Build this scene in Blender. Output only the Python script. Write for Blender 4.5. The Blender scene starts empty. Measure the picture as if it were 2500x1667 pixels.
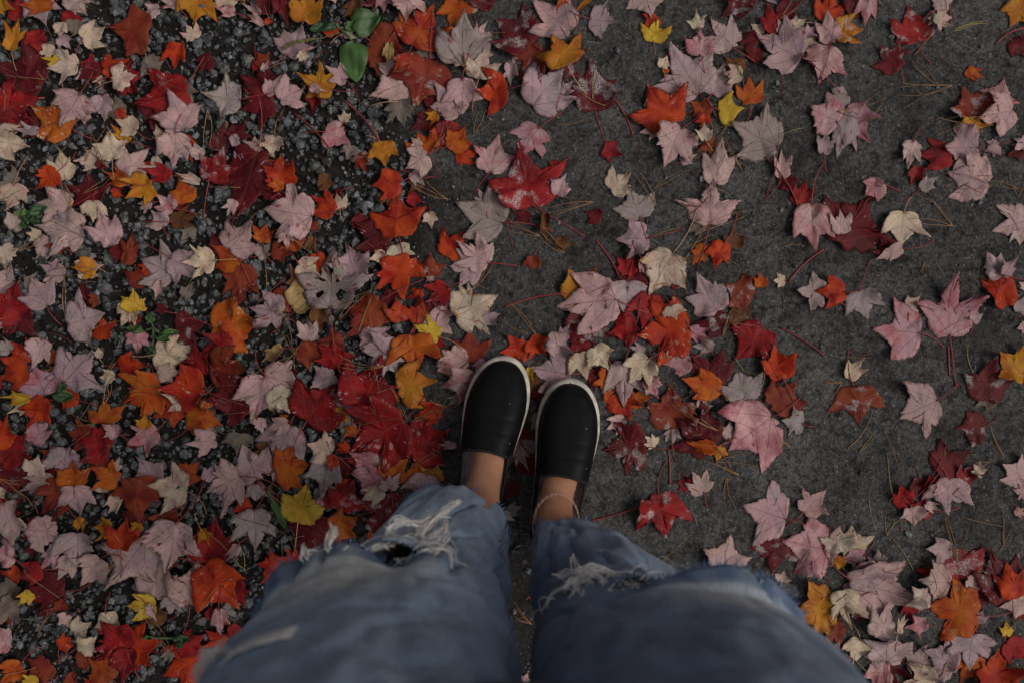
import bpy, bmesh, math, random
import numpy as np
from mathutils import Vector, noise as mnoise

S = bpy.context.scene
COL = S.collection
rad = math.radians

# ---------------------------------------------------------------- camera, sky, sun, exposure
CAM_H = 1.40                      # the photographer holds the camera here, looking straight down
PXM = 1613.0                      # picture pixels (2500 wide) per metre on the ground
cam = bpy.data.cameras.new('camera')
cam.sensor_width = 36.0
cam.lens = 36.0 * CAM_H * PXM / 2500.0
cam.clip_start = 0.02
cam.clip_end = 300.0
cam.dof.use_dof = True
cam.dof.focus_distance = CAM_H - 0.02
cam.dof.aperture_fstop = 3.6
camo = bpy.data.objects.new('camera', cam)
camo.location = (0, 0, CAM_H)
COL.objects.link(camo)
S.camera = camo

SUN_EL, SUN_ROT = 50.0, 98.0
world = bpy.data.worlds.new('World')
S.world = world
world.use_nodes = True
wn = world.node_tree
bgn = wn.nodes['Background']
sky = wn.nodes.new('ShaderNodeTexSky')
sky.sky_type = 'NISHITA'
sky.sun_disc = False
sky.sun_elevation = rad(SUN_EL)
sky.sun_rotation = rad(SUN_ROT)
sky.air_density = 1.0
sky.dust_density = 6.0
sky.ozone_density = 1.0
hs = wn.nodes.new('ShaderNodeHueSaturation')      # overcast: the cloud deck takes most of the blue out
hs.inputs['Saturation'].default_value = 0.32
wn.links.new(sky.outputs[0], hs.inputs['Color'])
wn.links.new(hs.outputs[0], bgn.inputs['Color'])
bgn.inputs['Strength'].default_value = 0.085

sun = bpy.data.lights.new('sun', 'SUN')
sun.energy = 1.5
sun.angle = rad(26)
sun.color = (1.0, 0.95, 0.88)
suno = bpy.data.objects.new('sun', sun)
az = rad(SUN_ROT)
sd = Vector((math.sin(az) * math.cos(rad(SUN_EL)), math.cos(az) * math.cos(rad(SUN_EL)), math.sin(rad(SUN_EL))))
suno.rotation_euler = sd.to_track_quat('Z', 'Y').to_euler()
suno.location = sd * 20
COL.objects.link(suno)

S.view_settings.view_transform = 'Standard'
S.view_settings.look = 'None'
S.view_settings.exposure = -0.48
S.view_settings.gamma = 1.0
S.view_settings.use_curve_mapping = False
S.render.engine = 'CYCLES'
S.cycles.use_denoising = True
S.cycles.max_bounces = 4
S.cycles.diffuse_bounces = 3
S.cycles.glossy_bounces = 2
S.cycles.transparent_max_bounces = 4

rng = np.random.default_rng(7)
R = random.Random(11)


def W(px, py, z=0.0):
    """a place on the ground (or at height z) from where it lies in the picture (2500 x 1667)"""
    s = PXM * CAM_H / (CAM_H - z)
    return np.array([(px - 1250.0) / s, -(py - 833.5) / s, z])


# ---------------------------------------------------------------- helpers
def set_props(o, label=None, cat=None, group=None, kind=None):
    if label: o['label'] = label
    if cat: o['category'] = cat
    if group: o['group'] = group
    if kind: o['kind'] = kind
    return o


def link(o, parent=None):
    COL.objects.link(o)
    if parent is not None:
        o.parent = parent
    return o


def make_mesh(name, V, F, mat, smooth=True, attrs=None):
    """V (n,3) array, F list of arrays of faces (each (m,3) or (m,4)); attrs name -> (kind, array)"""
    me = bpy.data.meshes.new(name)
    V = np.asarray(V, np.float32)
    if not isinstance(F, list):
        F = [F]
    F = [np.asarray(f, np.int32) for f in F if len(f)]
    nl = sum(f.size for f in F)
    npoly = sum(len(f) for f in F)
    me.vertices.add(len(V))
    me.vertices.foreach_set('co', V.ravel())
    me.loops.add(nl)
    me.loops.foreach_set('vertex_index', np.concatenate([f.ravel() for f in F]))
    me.polygons.add(npoly)
    tot = np.concatenate([np.full(len(f), f.shape[1], np.int32) for f in F])
    start = np.concatenate([[0], np.cumsum(tot)[:-1]]).astype(np.int32)
    me.polygons.foreach_set('loop_start', start)
    me.polygons.foreach_set('use_smooth', np.full(npoly, smooth))
    for an, (k, arr) in (attrs or {}).items():
        a = me.attributes.new(an, k, 'POINT')
        arr = np.asarray(arr, np.float32)
        a.data.foreach_set('vector' if k == 'FLOAT_VECTOR' else ('value' if k == 'FLOAT' else 'color'), arr.ravel())
    me.update(calc_edges=True)
    me.validate()
    if mat is not None:
        me.materials.append(mat)
    return me


def tube(P, r, n=6, cap=True):
    """tube along points P (k,3) with radii r (k,), n sides -> verts, quads, tris"""
    P = np.asarray(P, float)
    k = len(P)
    r = np.broadcast_to(np.asarray(r, float), (k,))
    T = np.gradient(P, axis=0)
    T /= np.linalg.norm(T, axis=1)[:, None] + 1e-12
    up = np.array([0.0, 0.0, 1.0])
    if abs(T[0] @ up) > 0.9 or abs(T[-1] @ up) > 0.9:
        up = np.array([0.31, 0.95, 0.05])
    A = np.cross(T, up)
    A /= np.linalg.norm(A, axis=1)[:, None] + 1e-12
    B = np.cross(A, T)
    ang = np.linspace(0, 2 * math.pi, n, endpoint=False)
    V = P[:, None, :] + r[:, None, None] * (np.cos(ang)[None, :, None] * A[:, None, :] + np.sin(ang)[None, :, None] * B[:, None, :])
    V = V.reshape(-1, 3)
    i = np.arange(k - 1)[:, None] * n
    j = np.arange(n)[None, :]
    Q = np.stack([i + j, i + (j + 1) % n, i + n + (j + 1) % n, i + n + j], -1).reshape(-1, 4)
    tr = []
    if cap:
        V = np.vstack([V, P[:1], P[-1:]])
        a, b = len(V) - 2, len(V) - 1
        for q in range(n):
            tr.append((a, (q + 1) % n, q))
            tr.append((b, (k - 1) * n + q, (k - 1) * n + (q + 1) % n))
    return V, Q, np.array(tr, np.int32).reshape(-1, 3)


class Bag:
    """collects pieces that end up as ONE mesh"""
    def __init__(self):
        self.V, self.Q, self.T, self.n, self.A = [], [], [], 0, {}

    def add(self, V, Q=None, T=None, **attrs):
        V = np.asarray(V, float)
        self.V.append(V)
        if Q is not None and len(Q): self.Q.append(np.asarray(Q) + self.n)
        if T is not None and len(T): self.T.append(np.asarray(T) + self.n)
        for k, v in attrs.items():
            v = np.asarray(v, float)
            self.A.setdefault(k, []).append(np.broadcast_to(v, (len(V), v.shape[-1])))
        self.n += len(V)

    def mesh(self, name, mat, smooth=True):
        F = []
        if self.Q: F.append(np.vstack(self.Q))
        if self.T: F.append(np.vstack(self.T))
        at = {}
        for k, v in self.A.items():
            a = np.vstack(v)
            at[k] = ('FLOAT_COLOR' if a.shape[1] == 4 else 'FLOAT_VECTOR', a)
        return make_mesh(name, np.vstack(self.V), F, mat, smooth, at)


_lat = rng.random((256, 256))


def vnoise(x, y):
    x = np.asarray(x, float); y = np.asarray(y, float)
    xi = np.floor(x).astype(int); yi = np.floor(y).astype(int)
    fx = x - xi; fy = y - yi
    fx = fx * fx * (3 - 2 * fx); fy = fy * fy * (3 - 2 * fy)
    a = _lat[xi & 255, yi & 255]; b = _lat[(xi + 1) & 255, yi & 255]
    c = _lat[xi & 255, (yi + 1) & 255]; d = _lat[(xi + 1) & 255, (yi + 1) & 255]
    return (a * (1 - fx) + b * fx) * (1 - fy) + (c * (1 - fx) + d * fx) * fy


def fbm(x, y, o=4):
    s, a, t = 0.0, 0.5, 0.0
    for k in range(o):
        s = s + a * vnoise(x * 2 ** k + 17.3 * k, y * 2 ** k + 5.1 * k)
        t += a; a *= 0.5
    return s / t


def sstep(a, b, x):
    t = np.clip((x - a) / (b - a), 0, 1)
    return t * t * (3 - 2 * t)


# ---------------------------------------------------------------- node helpers and materials
def new_mat(name):
    m = bpy.data.materials.new(name)
    m.use_nodes = True
    nt = m.node_tree
    return m, nt, nt.nodes['Principled BSDF']


class NB:
    def __init__(self, nt): self.nt = nt
    def n(self, t, **kw):
        nd = self.nt.nodes.new(t)
        for k, v in kw.items(): setattr(nd, k, v)
        return nd
    def put(self, sock, v):
        if hasattr(v, 'is_output') or isinstance(v, bpy.types.NodeSocket): self.nt.links.new(v, sock)
        else: sock.default_value = v
    def m(self, op, a, b=0.0, c=0.0, clamp=False):
        nd = self.n('ShaderNodeMath', operation=op, use_clamp=clamp)
        self.put(nd.inputs[0], a); self.put(nd.inputs[1], b); self.put(nd.inputs[2], c)
        return nd.outputs[0]
    def mix(self, f, a, b, mode='MIX'):
        nd = self.n('ShaderNodeMix', data_type='RGBA', blend_type=mode)
        self.put(nd.inputs[0], f); self.put(nd.inputs[6], a); self.put(nd.inputs[7], b)
        return nd.outputs[2]
    def ramp(self, v, a, b):
        nd = self.n('ShaderNodeMapRange', interpolation_type='SMOOTHSTEP')
        self.put(nd.inputs[0], v); self.put(nd.inputs[1], a); self.put(nd.inputs[2], b)
        return nd.outputs[0]
    def attr(self, name):
        return self.n('ShaderNodeAttribute', attribute_name=name)
    def noise(self, vec, sc, det=4.0, rough=0.55):
        nd = self.n('ShaderNodeTexNoise')
        if vec is not None: self.put(nd.inputs['Vector'], vec)
        nd.inputs['Scale'].default_value = sc; nd.inputs['Detail'].default_value = det; nd.inputs['Roughness'].default_value = rough
        return nd.outputs['Fac'], nd.outputs['Color']
    def vor(self, vec, sc, feat='F1'):
        nd = self.n('ShaderNodeTexVoronoi', feature=feat)
        if vec is not None: self.put(nd.inputs['Vector'], vec)
        nd.inputs['Scale'].default_value = sc
        return nd
    def bump(self, h, st, dist, normal=None):
        nd = self.n('ShaderNodeBump')
        nd.inputs['Strength'].default_value = st; nd.inputs['Distance'].default_value = dist
        self.put(nd.inputs['Height'], h)
        if normal is not None: self.put(nd.inputs['Normal'], normal)
        return nd.outputs[0]


def leaf_material():
    m, nt, bs = new_mat('maple_leaf')
    b = NB(nt)
    uv = b.attr('leaf_uv').outputs['Vector']
    tint = b.attr('leaf_tint').outputs['Color']
    alt = b.attr('leaf_alt').outputs['Color']
    dat = b.attr('leaf_data')
    edge = dat.outputs['Alpha']
    data = b.n('ShaderNodeSeparateColor'); b.put(data.inputs[0], dat.outputs['Color'])
    glare_mud, speck, veind = data.outputs[0], data.outputs[1], data.outputs[2]
    sx = b.n('ShaderNodeSeparateXYZ'); b.put(sx.inputs[0], uv)
    x, y = sx.outputs[0], sx.outputs[1]
    ax = b.m('ABSOLUTE', x)
    th = b.m('ARCTAN2', ax, b.m('ADD', y, 0.0))
    r = b.m('SQRT', b.m('ADD', b.m('MULTIPLY', x, x), b.m('MULTIPLY', y, y)))
    d0 = th
    d1 = b.m('ABSOLUTE', b.m('SUBTRACT', th, 0.69))
    d2 = b.m('ABSOLUTE', b.m('SUBTRACT', th, 1.25))
    d = b.m('MINIMUM', d0, b.m('MINIMUM', d1, d2))
    perp = b.m('MULTIPLY', r, b.m('SINE', d))
    along = b.m('MULTIPLY', r, b.m('COSINE', d))
    wv = b.m('MULTIPLY_ADD', r, -0.0065, 0.0105)
    main = b.m('SUBTRACT', 1.0, b.ramp(perp, 0.002, wv))
    nz, nzc = b.noise(uv, 5.0, 5.0, 0.6)
    warp = b.m('MULTIPLY', nz, 0.25)
    br = b.m('FRACT', b.m('ADD', b.m('MULTIPLY', b.m('SUBTRACT', along, b.m('MULTIPLY', perp, 0.85)), 8.0), warp))
    sec = b.m('SUBTRACT', 1.0, b.ramp(b.m('ABSOLUTE', b.m('SUBTRACT', br, 0.5)), 0.01, 0.055))
    sec = b.m('MULTIPLY', sec, b.ramp(b.m('SUBTRACT', 0.30, perp), 0.0, 0.2))
    veins = b.m('MAXIMUM', main, b.m('MULTIPLY', sec, 0.55))
    # two-tone blade: the second colour comes in blotches and along the margins
    f1, _ = b.noise(uv, 2.3, 3.0, 0.6)
    fac = b.ramp(b.m('ADD', f1, b.m('MULTIPLY', r, 0.12)), 0.42, 0.72)
    col = b.mix(fac, tint, alt)
    f2, _ = b.noise(uv, 26.0, 5.0, 0.7)
    col = b.mix(b.m('MULTIPLY', b.ramp(f2, 0.35, 0.75), 0.38), col, b.mix(0.5, col, (0.03, 0.02, 0.02, 1)), 'MIX')
    f3, _ = b.noise(uv, 9.0, 3.0, 0.5)
    col = b.mix(b.m('MULTIPLY', b.ramp(f3, 0.5, 0.8), 0.22), col, (0.62, 0.56, 0.52, 1), 'MULTIPLY')
    # the tissue beside the veins keeps its colour longest; dry brown margins creep in from the edge
    side = b.m('MULTIPLY', b.m('SUBTRACT', 1.0, b.ramp(perp, 0.01, 0.11)), b.ramp(nz, 0.35, 0.65))
    col = b.mix(b.m('MULTIPLY', side, 0.45), col, b.mix(0.55, col, alt))
    dry = b.m('MULTIPLY', b.ramp(b.m('ADD', edge, b.m('MULTIPLY', f3, 0.55)), 1.12, 1.36), b.m('MULTIPLY', speck, 3.2, 0.0, True))
    col = b.mix(b.m('MULTIPLY', dry, 0.72), col, (0.085, 0.045, 0.026, 1))
    blot = b.ramp(f1, 0.58, 0.74)
    col = b.mix(b.m('MULTIPLY', b.m('MULTIPLY', blot, b.ramp(f2, 0.3, 0.7)), 0.40), col, b.mix(0.55, col, (0.05, 0.035, 0.035, 1)))
    # veins darker on pale undersides, paler on red and gold uppers
    col = b.mix(b.m('MULTIPLY', veins, b.m('MULTIPLY', veind, 0.62)), col, b.mix(0.93, col, (0.035, 0.016, 0.022, 1)))
    inv = b.m('SUBTRACT', 1.0, veind)
    col = b.mix(b.m('MULTIPLY', veins, b.m('MULTIPLY', inv, 0.30)), col, b.mix(0.6, col, (0.5, 0.16, 0.07, 1)))
    # fungal specks: small dark dots, some leaves many, some none
    vs = b.vor(uv, 15.0)
    sc = b.n('ShaderNodeSeparateColor'); b.put(sc.inputs[0], vs.outputs['Color'])
    rr = b.m('MULTIPLY', b.m('POWER', sc.outputs[0], 3.0), 0.26)
    on = b.m('LESS_THAN', sc.outputs[1], speck)
    dot = b.m('MULTIPLY', on, b.m('SUBTRACT', 1.0, b.ramp(vs.outputs['Distance'], b.m('MULTIPLY', rr, 0.5), b.m('ADD', rr, 0.02))))
    vt = b.vor(uv, 48.0)
    sc2 = b.n('ShaderNodeSeparateColor'); b.put(sc2.inputs[0], vt.outputs['Color'])
    dot2 = b.m('MULTIPLY', b.m('LESS_THAN', sc2.outputs[1], b.m('MULTIPLY', speck, 0.8)), b.m('SUBTRACT', 1.0, b.ramp(vt.outputs['Distance'], 0.1, 0.24)))
    dots = b.m('MAXIMUM', dot, b.m('MULTIPLY', dot2, 0.8))
    col = b.mix(b.m('MULTIPLY', dots, 0.88), col, (0.012, 0.008, 0.007, 1))
    # sky glare on wet leaves and dried mud, painted as pale grey patches
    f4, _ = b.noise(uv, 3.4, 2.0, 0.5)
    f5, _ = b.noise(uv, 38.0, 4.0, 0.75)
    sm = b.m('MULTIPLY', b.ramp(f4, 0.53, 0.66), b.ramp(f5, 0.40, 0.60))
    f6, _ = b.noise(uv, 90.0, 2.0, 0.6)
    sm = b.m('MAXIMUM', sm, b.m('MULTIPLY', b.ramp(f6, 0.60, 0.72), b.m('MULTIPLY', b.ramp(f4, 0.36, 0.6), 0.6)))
    sm = b.m('MULTIPLY', sm, glare_mud)
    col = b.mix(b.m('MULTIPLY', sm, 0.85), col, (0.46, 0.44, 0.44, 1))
    b.put(bs.inputs['Base Color'], col)
    b.put(bs.inputs['Roughness'], b.m('ADD', 0.58, b.m('MULTIPLY', sm, 0.25)))
    bs.inputs['Specular IOR Level'].default_value = 0.16
    h = b.m('ADD', b.m('MULTIPLY', veins, 0.6), b.m('MULTIPLY', f2, 0.35))
    b.put(bs.inputs['Normal'], b.bump(h, 0.35, 0.0016))
    return m


def simple_mat(name, col, rough=0.6, noise_sc=None, noise_amt=0.3, spec=0.4, bump=None):
    m, nt, bs = new_mat(name)
    b = NB(nt)
    tc = b.n('ShaderNodeTexCoord').outputs['Object']
    if noise_sc:
        f, _ = b.noise(tc, noise_sc, 5.0, 0.6)
        c2 = tuple(c * (1 - noise_amt) for c in col[:3]) + (1,)
        c3 = tuple(min(1, c * (1 + noise_amt)) for c in col[:3]) + (1,)
        b.put(bs.inputs['Base Color'], b.mix(b.ramp(f, 0.3, 0.7), c2, c3))
        if bump:
            b.put(bs.inputs['Normal'], b.bump(f, bump[0], bump[1]))
    else:
        bs.inputs['Base Color'].default_value = tuple(col[:3]) + (1,)
    bs.inputs['Roughness'].default_value = rough
    bs.inputs['Specular IOR Level'].default_value = spec
    return m


def vcol_mat(name, attr, rough=0.6, spec=0.4, noise_sc=None, noise_amt=0.3, bump=None, veins=False):
    m, nt, bs = new_mat(name)
    b = NB(nt)
    col = b.attr(attr).outputs['Color']
    geo = b.n('ShaderNodeNewGeometry').outputs['Position']
    if noise_sc:
        f, _ = b.noise(geo, noise_sc, 5.0, 0.65)
        k = b.m('MULTIPLY_ADD', b.ramp(f, 0.25, 0.75), 2 * noise_amt, 1 - noise_amt)
        cb = b.n('ShaderNodeCombineColor')
        for i in range(3): b.put(cb.inputs[i], k)
        col = b.mix(1.0, col, cb.outputs[0], 'MULTIPLY')
        if veins:
            f2, _ = b.noise(geo, noise_sc * 0.35, 2.0, 0.5)
            line = b.m('SUBTRACT', 1.0, b.ramp(b.m('ABSOLUTE', b.m('SUBTRACT', f2, 0.5)), 0.004, 0.02))
            col = b.mix(b.m('MULTIPLY', line, 0.5), col, (0.42, 0.42, 0.43, 1))
        if bump:
            b.put(bs.inputs['Normal'], b.bump(f, bump[0], bump[1]))
    b.put(bs.inputs['Base Color'], col)
    bs.inputs['Roughness'].default_value = rough
    bs.inputs['Specular IOR Level'].default_value = spec
    return m


def ground_material():
    m, nt, bs = new_mat('packed_dirt')
    b = NB(nt)
    pos = b.n('ShaderNodeNewGeometry').outputs['Position']
    g = b.attr('gravel').outputs['Fac']
    f1, _ = b.noise(pos, 9.0, 5.0, 0.6)
    f2, _ = b.noise(pos, 70.0, 5.0, 0.7)
    f3, _ = b.noise(pos, 420.0, 3.0, 0.7)
    dirt = b.mix(b.ramp(f1, 0.3, 0.7), (0.062, 0.060, 0.059, 1), (0.112, 0.110, 0.109, 1))
    dirt = b.mix(b.ramp(f2, 0.48, 0.68), dirt, (0.030, 0.027, 0.025, 1))
    dirt = b.mix(b.m('MULTIPLY', b.ramp(f3, 0.52, 0.62), 0.8), dirt, (0.028, 0.025, 0.023, 1))
    v = b.vor(pos, 260.0)
    sc = b.n('ShaderNodeSeparateColor'); b.put(sc.inputs[0], v.outputs['Color'])
    grain = b.m('MULTIPLY', b.m('LESS_THAN', sc.outputs[0], 0.16), b.m('LESS_THAN', v.outputs['Distance'], 0.33))
    dirt = b.mix(b.m('MULTIPLY', grain, 0.75), dirt, b.mix(sc.outputs[1], (0.06, 0.055, 0.05, 1), (0.30, 0.29, 0.28, 1)))
    big_, _ = b.noise(pos, 3.2, 4.0, 0.6)
    dirt = b.mix(b.m('MULTIPLY', b.ramp(big_, 0.45, 0.68), 0.55), dirt, b.mix(1.0, dirt, (1.58, 1.56, 1.53, 1), 'MULTIPLY'))
    f8, _ = b.noise(pos, 170.0, 4.0, 0.75)
    dirt = b.mix(b.ramp(f8, 0.42, 0.60), b.mix(1.0, dirt, (1.22, 1.21, 1.19, 1), 'MULTIPLY'), b.mix(1.0, dirt, (0.62, 0.60, 0.59, 1), 'MULTIPLY'))
    f7, _ = b.noise(pos, 34.0, 7.0, 0.74)
    dirt = b.mix(b.m('MULTIPLY', b.ramp(f7, 0.49, 0.62), 0.8), dirt, b.mix(1.0, dirt, (0.42, 0.40, 0.39, 1), 'MULTIPLY'))
    soil = b.mix(b.ramp(f2, 0.3, 0.7), (0.008, 0.007, 0.006, 1), (0.030, 0.025, 0.022, 1))
    b.put(bs.inputs['Base Color'], b.mix(g, dirt, soil))
    bs.inputs['Roughness'].default_value = 0.9
    bs.inputs['Specular IOR Level'].default_value = 0.2
    h = b.m('ADD', b.m('MULTIPLY', f2, 0.6), b.m('ADD', b.m('MULTIPLY', f8, 0.7), b.m('MULTIPLY', grain, 0.3)))
    b.put(bs.inputs['Normal'], b.bump(h, 1.0, 0.007))
    return m


M_LEAF = leaf_material()
M_GROUND = ground_material()
M_STONE = vcol_mat('crushed_stone', 'tone', 0.62, 0.45, 240.0, 0.35, (0.6, 0.0012), True)
M_PETIOLE = vcol_mat('leaf_stalk', 'tone', 0.5, 0.4, 300.0, 0.25)
M_NEEDLE = vcol_mat('dry_pine_needle', 'tone', 0.55, 0.4, 150.0, 0.3)

# ---------------------------------------------------------------- ground: one sheet out to the horizon
def gravel_edge(py):
    return np.interp(py, [-400, 0, 300, 520, 700, 800, 950, 1100, 1300, 1667, 2200], [1010, 1000, 1000, 1010, 985, 950, 940, 900, 880, 860, 860])


def gravel_mask(x, y):
    px = x * PXM + 1250; py = 833.5 - y * PXM
    wob = (fbm(x * 9 + 40, y * 9 + 10, 3) - 0.5) * 260
    left = 1 - sstep(-70, 70, px - gravel_edge(py) + wob)
    # a loose gritty strip between and behind the feet
    mid = (1 - sstep(30, 130, np.abs(px - 1275))) * sstep(1290, 1420, py) * 0.75
    return np.clip(np.maximum(left, mid), 0, 1)


def ground_h(x, y):
    g = gravel_mask(x, y)
    h = (fbm(x * 5, y * 5, 3) - 0.5) * 0.012 + (fbm(x * 42 + 3, y * 42, 3) - 0.5) * 0.0042 * (1 - 0.3 * g)
    h = h + (fbm(x * 150 + 9, y * 150, 2) - 0.5) * 0.0016
    far = sstep(1.2, 6.0, np.hypot(x, y))
    return h * (1 - far) - 0.006 * g


core = np.arange(-1.0, 1.0001, 0.0047)
ext = 1.0 + np.cumsum(0.006 * 1.17 ** np.arange(42))
gx = np.concatenate([-ext[::-1], core, ext])
corey = np.arange(-0.74, 0.7401, 0.0047)
exty = 0.74 + np.cumsum(0.006 * 1.17 ** np.arange(43))
gy = np.concatenate([-exty[::-1], corey, exty])
GX, GY = np.meshgrid(gx, gy, indexing='ij')
GZ = ground_h(GX, GY)
nx, ny = GX.shape
ii = np.arange(nx - 1)[:, None] * ny
jj = np.arange(ny - 1)[None, :]
gq = np.stack([ii + jj, ii + ny + jj, ii + ny + jj + 1, ii + jj + 1], -1).reshape(-1, 4)
gme = make_mesh('ground', np.stack([GX, GY, GZ], -1).reshape(-1, 3), gq, M_GROUND, True,
                {'gravel': ('FLOAT', gravel_mask(GX, GY).ravel())})
ground = link(bpy.data.objects.new('ground', gme))
set_props(ground, 'packed grey dirt path running into dark crushed gravel on the left', None, None, 'structure')

# height raster of everything that lies on the ground so far (leaves settle on it)
RES = 0.003
RX0, RY0, RNX, RNY = -1.25, -0.95, 834, 634
cx = RX0 + (np.arange(RNX) + 0.5) * RES
cy = RY0 + (np.arange(RNY) + 0.5) * RES
CX, CY = np.meshgrid(cx, cy, indexing='ij')
H = ground_h(CX, CY)

# ---------------------------------------------------------------- gravel
ICO_V = []
bm = bmesh.new()
bmesh.ops.create_icosphere(bm, subdivisions=1, radius=1.0)
ICO1_V = np.array([v.co[:] for v in bm.verts]); ICO1_F = np.array([[v.index for v in f.verts] for f in bm.faces])
bm.free()
bm = bmesh.new()
bmesh.ops.create_icosphere(bm, subdivisions=2, radius=1.0)
ICO2_V = np.array([v.co[:] for v in bm.verts]); ICO2_F = np.array([[v.index for v in f.verts] for f in bm.faces])
bm.free()


def rock_shape(V, k=7):
    """crushed stone: a ball cut by random planes"""
    V = V.copy()
    for _ in range(k):
        n = rng.normal(size=3); n /= np.linalg.norm(n)
        c = rng.uniform(0.5, 0.82)
        d = V @ n
        V -= np.maximum(d - c, 0)[:, None] * n
    V *= rng.uniform(0.75, 1.15, 3)
    V[:, 2] *= 0.8
    return V


def stone_tone(n):
    v = 0.022 + 0.095 * rng.random(n) ** 1.6
    v = v * np.where(rng.random(n) < 0.10, 2.0, 1.0)
    c = np.stack([v * rng.uniform(0.93, 1.0, n), v * rng.uniform(0.97, 1.02, n), v * rng.uniform(1.0, 1.12, n), np.ones(n)], -1)
    warm = rng.random(n) < 0.12
    c[warm, 2] *= 0.78
    return c


def stamp(x, y, r, z):
    """raise the height raster under a stone"""
    k = int(r / RES) + 1
    i0 = int((x - RX0) / RES); j0 = int((y - RY0) / RES)
    a, b2, c, d = max(i0 - k, 0), min(i0 + k + 1, RNX), max(j0 - k, 0), min(j0 + k + 1, RNY)
    if a >= b2 or c >= d: return
    dd = (CX[a:b2, c:d] - x) ** 2 + (CY[a:b2, c:d] - y) ** 2
    hh = z + np.sqrt(np.maximum(r * r - dd, 0)) * 0.7
    H[a:b2, c:d] = np.where(dd < r * r, np.maximum(H[a:b2, c:d], hh), H[a:b2, c:d])


# single stones big enough to pick out: children of the ground
BIG = """497 95 16;440 45 12;418 98 13;465 198 14;338 245 15;245 220 12;560 98 13;100 163 14;228 150 14;700 300 20;722 302 10;127 360 12;585 60 10
412 449 18;442 590 17;340 549 16;283 485 14;200 617 19;490 560 16;345 621 12;240 685 10;195 706 13;288 740 12;250 731 12;430 764 14;270 818 12;440 735 11;465 738 10
735 597 18;805 612 13;695 708 14;899 499 13;870 477 12;646 708 9;560 475 15;125 1004 17;147 1022 15;401 1084 14;435 1020 11;433 1095 10;475 1131 14;465 1152 9;468 1217 13
80 1585 17;153 1602 14;217 1465 11;188 1562 14;235 1535 11;338 1654 15;640 845 12;690 875 9;555 1005 9;522 1228 12;540 1232 8;1625 433 7;1713 437 9;2217 1302 12;1291 1394 14;1165 430 9;1508 125 9
770 505 9;800 430 9;830 385 10;815 260 9;780 290 8;760 345 8;745 285 10;730 360 9;800 395 8;830 290 8;860 560 9;765 560 9;600 515 11;610 560 9;540 380 9;655 655 9;665 690 9;1895 205 7;1578 540 6;1365 545 5;2390 497 9;2105 435 7;2280 500 6;2410 1105 8;2420 955 7;2400 1150 6;2300 1285 6;2275 1305 7;1810 1158 6;1930 800 7;1265 1330 9;1258 1345 11;1280 1370 8"""
big = []
for t in BIG.replace('\n', ';').split(';'):
    px, py, rp = map(float, t.split())
    p = W(px, py)
    big.append((p[0], p[1], rp / PXM))
tries = 0
while len(big) < 270 and tries < 20000:
    tries += 1
    x, y = rng.uniform(-0.79, -0.10), rng.uniform(-0.53, 0.53)
    r = rng.uniform(0.0055, 0.0105)
    if gravel_mask(np.array([x]), np.array([y]))[0] < 0.7: continue
    if any((x - a) ** 2 + (y - b) ** 2 < (r + c) ** 2 * 1.0 for a, b, c in big): continue
    big.append((x, y, r))
rock_meshes = []
for k in range(24):
    V = rock_shape(ICO2_V if False else ICO1_V if k % 3 == 0 else ICO2_V, 9)
    F = ICO1_F if len(V) == len(ICO1_V) else ICO2_F
    rock_meshes.append(make_mesh('stone', V, F, M_STONE, False, {'tone': ('FLOAT_COLOR', np.broadcast_to(stone_tone(1) * np.array([1.7, 1.7, 1.75, 1]), (len(V), 4)))}))
for k, (x, y, r) in enumerate(big):
    o = link(bpy.data.objects.new('stone', rock_meshes[k % 24]), ground)
    z = float(ground_h(np.array([x]), np.array([y]))[0])
    o.location = (x, y, z + r * 0.30)
    o.rotation_euler = (rng.uniform(-0.5, 0.5), rng.uniform(-0.5, 0.5), rng.uniform(0, 6.28))
    o.scale = (r * rng.uniform(1.0, 1.3), r * rng.uniform(0.85, 1.05), r)
    stamp(x, y, r, z + r * 0.2)

# the rest of the gravel and the grit in the dirt: nobody could count it
NG = 27000
X = rng.uniform(-1.15, 0.4, NG * 3); Y = rng.uniform(-0.85, 0.85, NG * 3)
gm = gravel_mask(X, Y)
keep = rng.random(len(X)) < gm ** 1.5
X, Y = X[keep][:NG], Y[keep][:NG]
Rg = np.clip(0.0034 * np.exp(rng.normal(0, 0.55, len(X))), 0.0014, 0.0105)
Rg = np.where(X > -0.16, np.minimum(Rg, 0.0012 + 0.0012 * rng.random(len(X))), Rg)
n2 = 9000
X2 = rng.uniform(-0.3, 1.1, n2); Y2 = rng.uniform(-0.8, 0.8, n2)
cl = fbm(X2 * 14 + 7, Y2 * 14, 3)
k2 = rng.random(n2) < sstep(0.36, 0.66, cl) * 0.95 + 0.05
X2, Y2 = X2[k2], Y2[k2]
R2 = np.clip(0.00095 * np.exp(rng.normal(0, 0.62, len(X2))), 0.0005, 0.0046)
X = np.concatenate([X, X2]); Y = np.concatenate([Y, Y2]); Rg = np.concatenate([Rg, R2])
order = np.argsort(Rg); X, Y, Rg = X[order], Y[order], Rg[order]
Zg = ground_h(X, Y) + Rg * 0.40
ico0 = bmesh.new(); bmesh.ops.create_icosphere(ico0, subdivisions=1, radius=1.0)
ico0.free()
t = (1 + 5 ** 0.5) / 2
I0 = np.array([(-1, t, 0), (1, t, 0), (-1, -t, 0), (1, -t, 0), (0, -1, t), (0, 1, t), (0, -1, -t), (0, 1, -t), (t, 0, -1), (t, 0, 1), (-t, 0, -1), (-t, 0, 1)], float)
I0 /= np.linalg.norm(I0[0])
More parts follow.
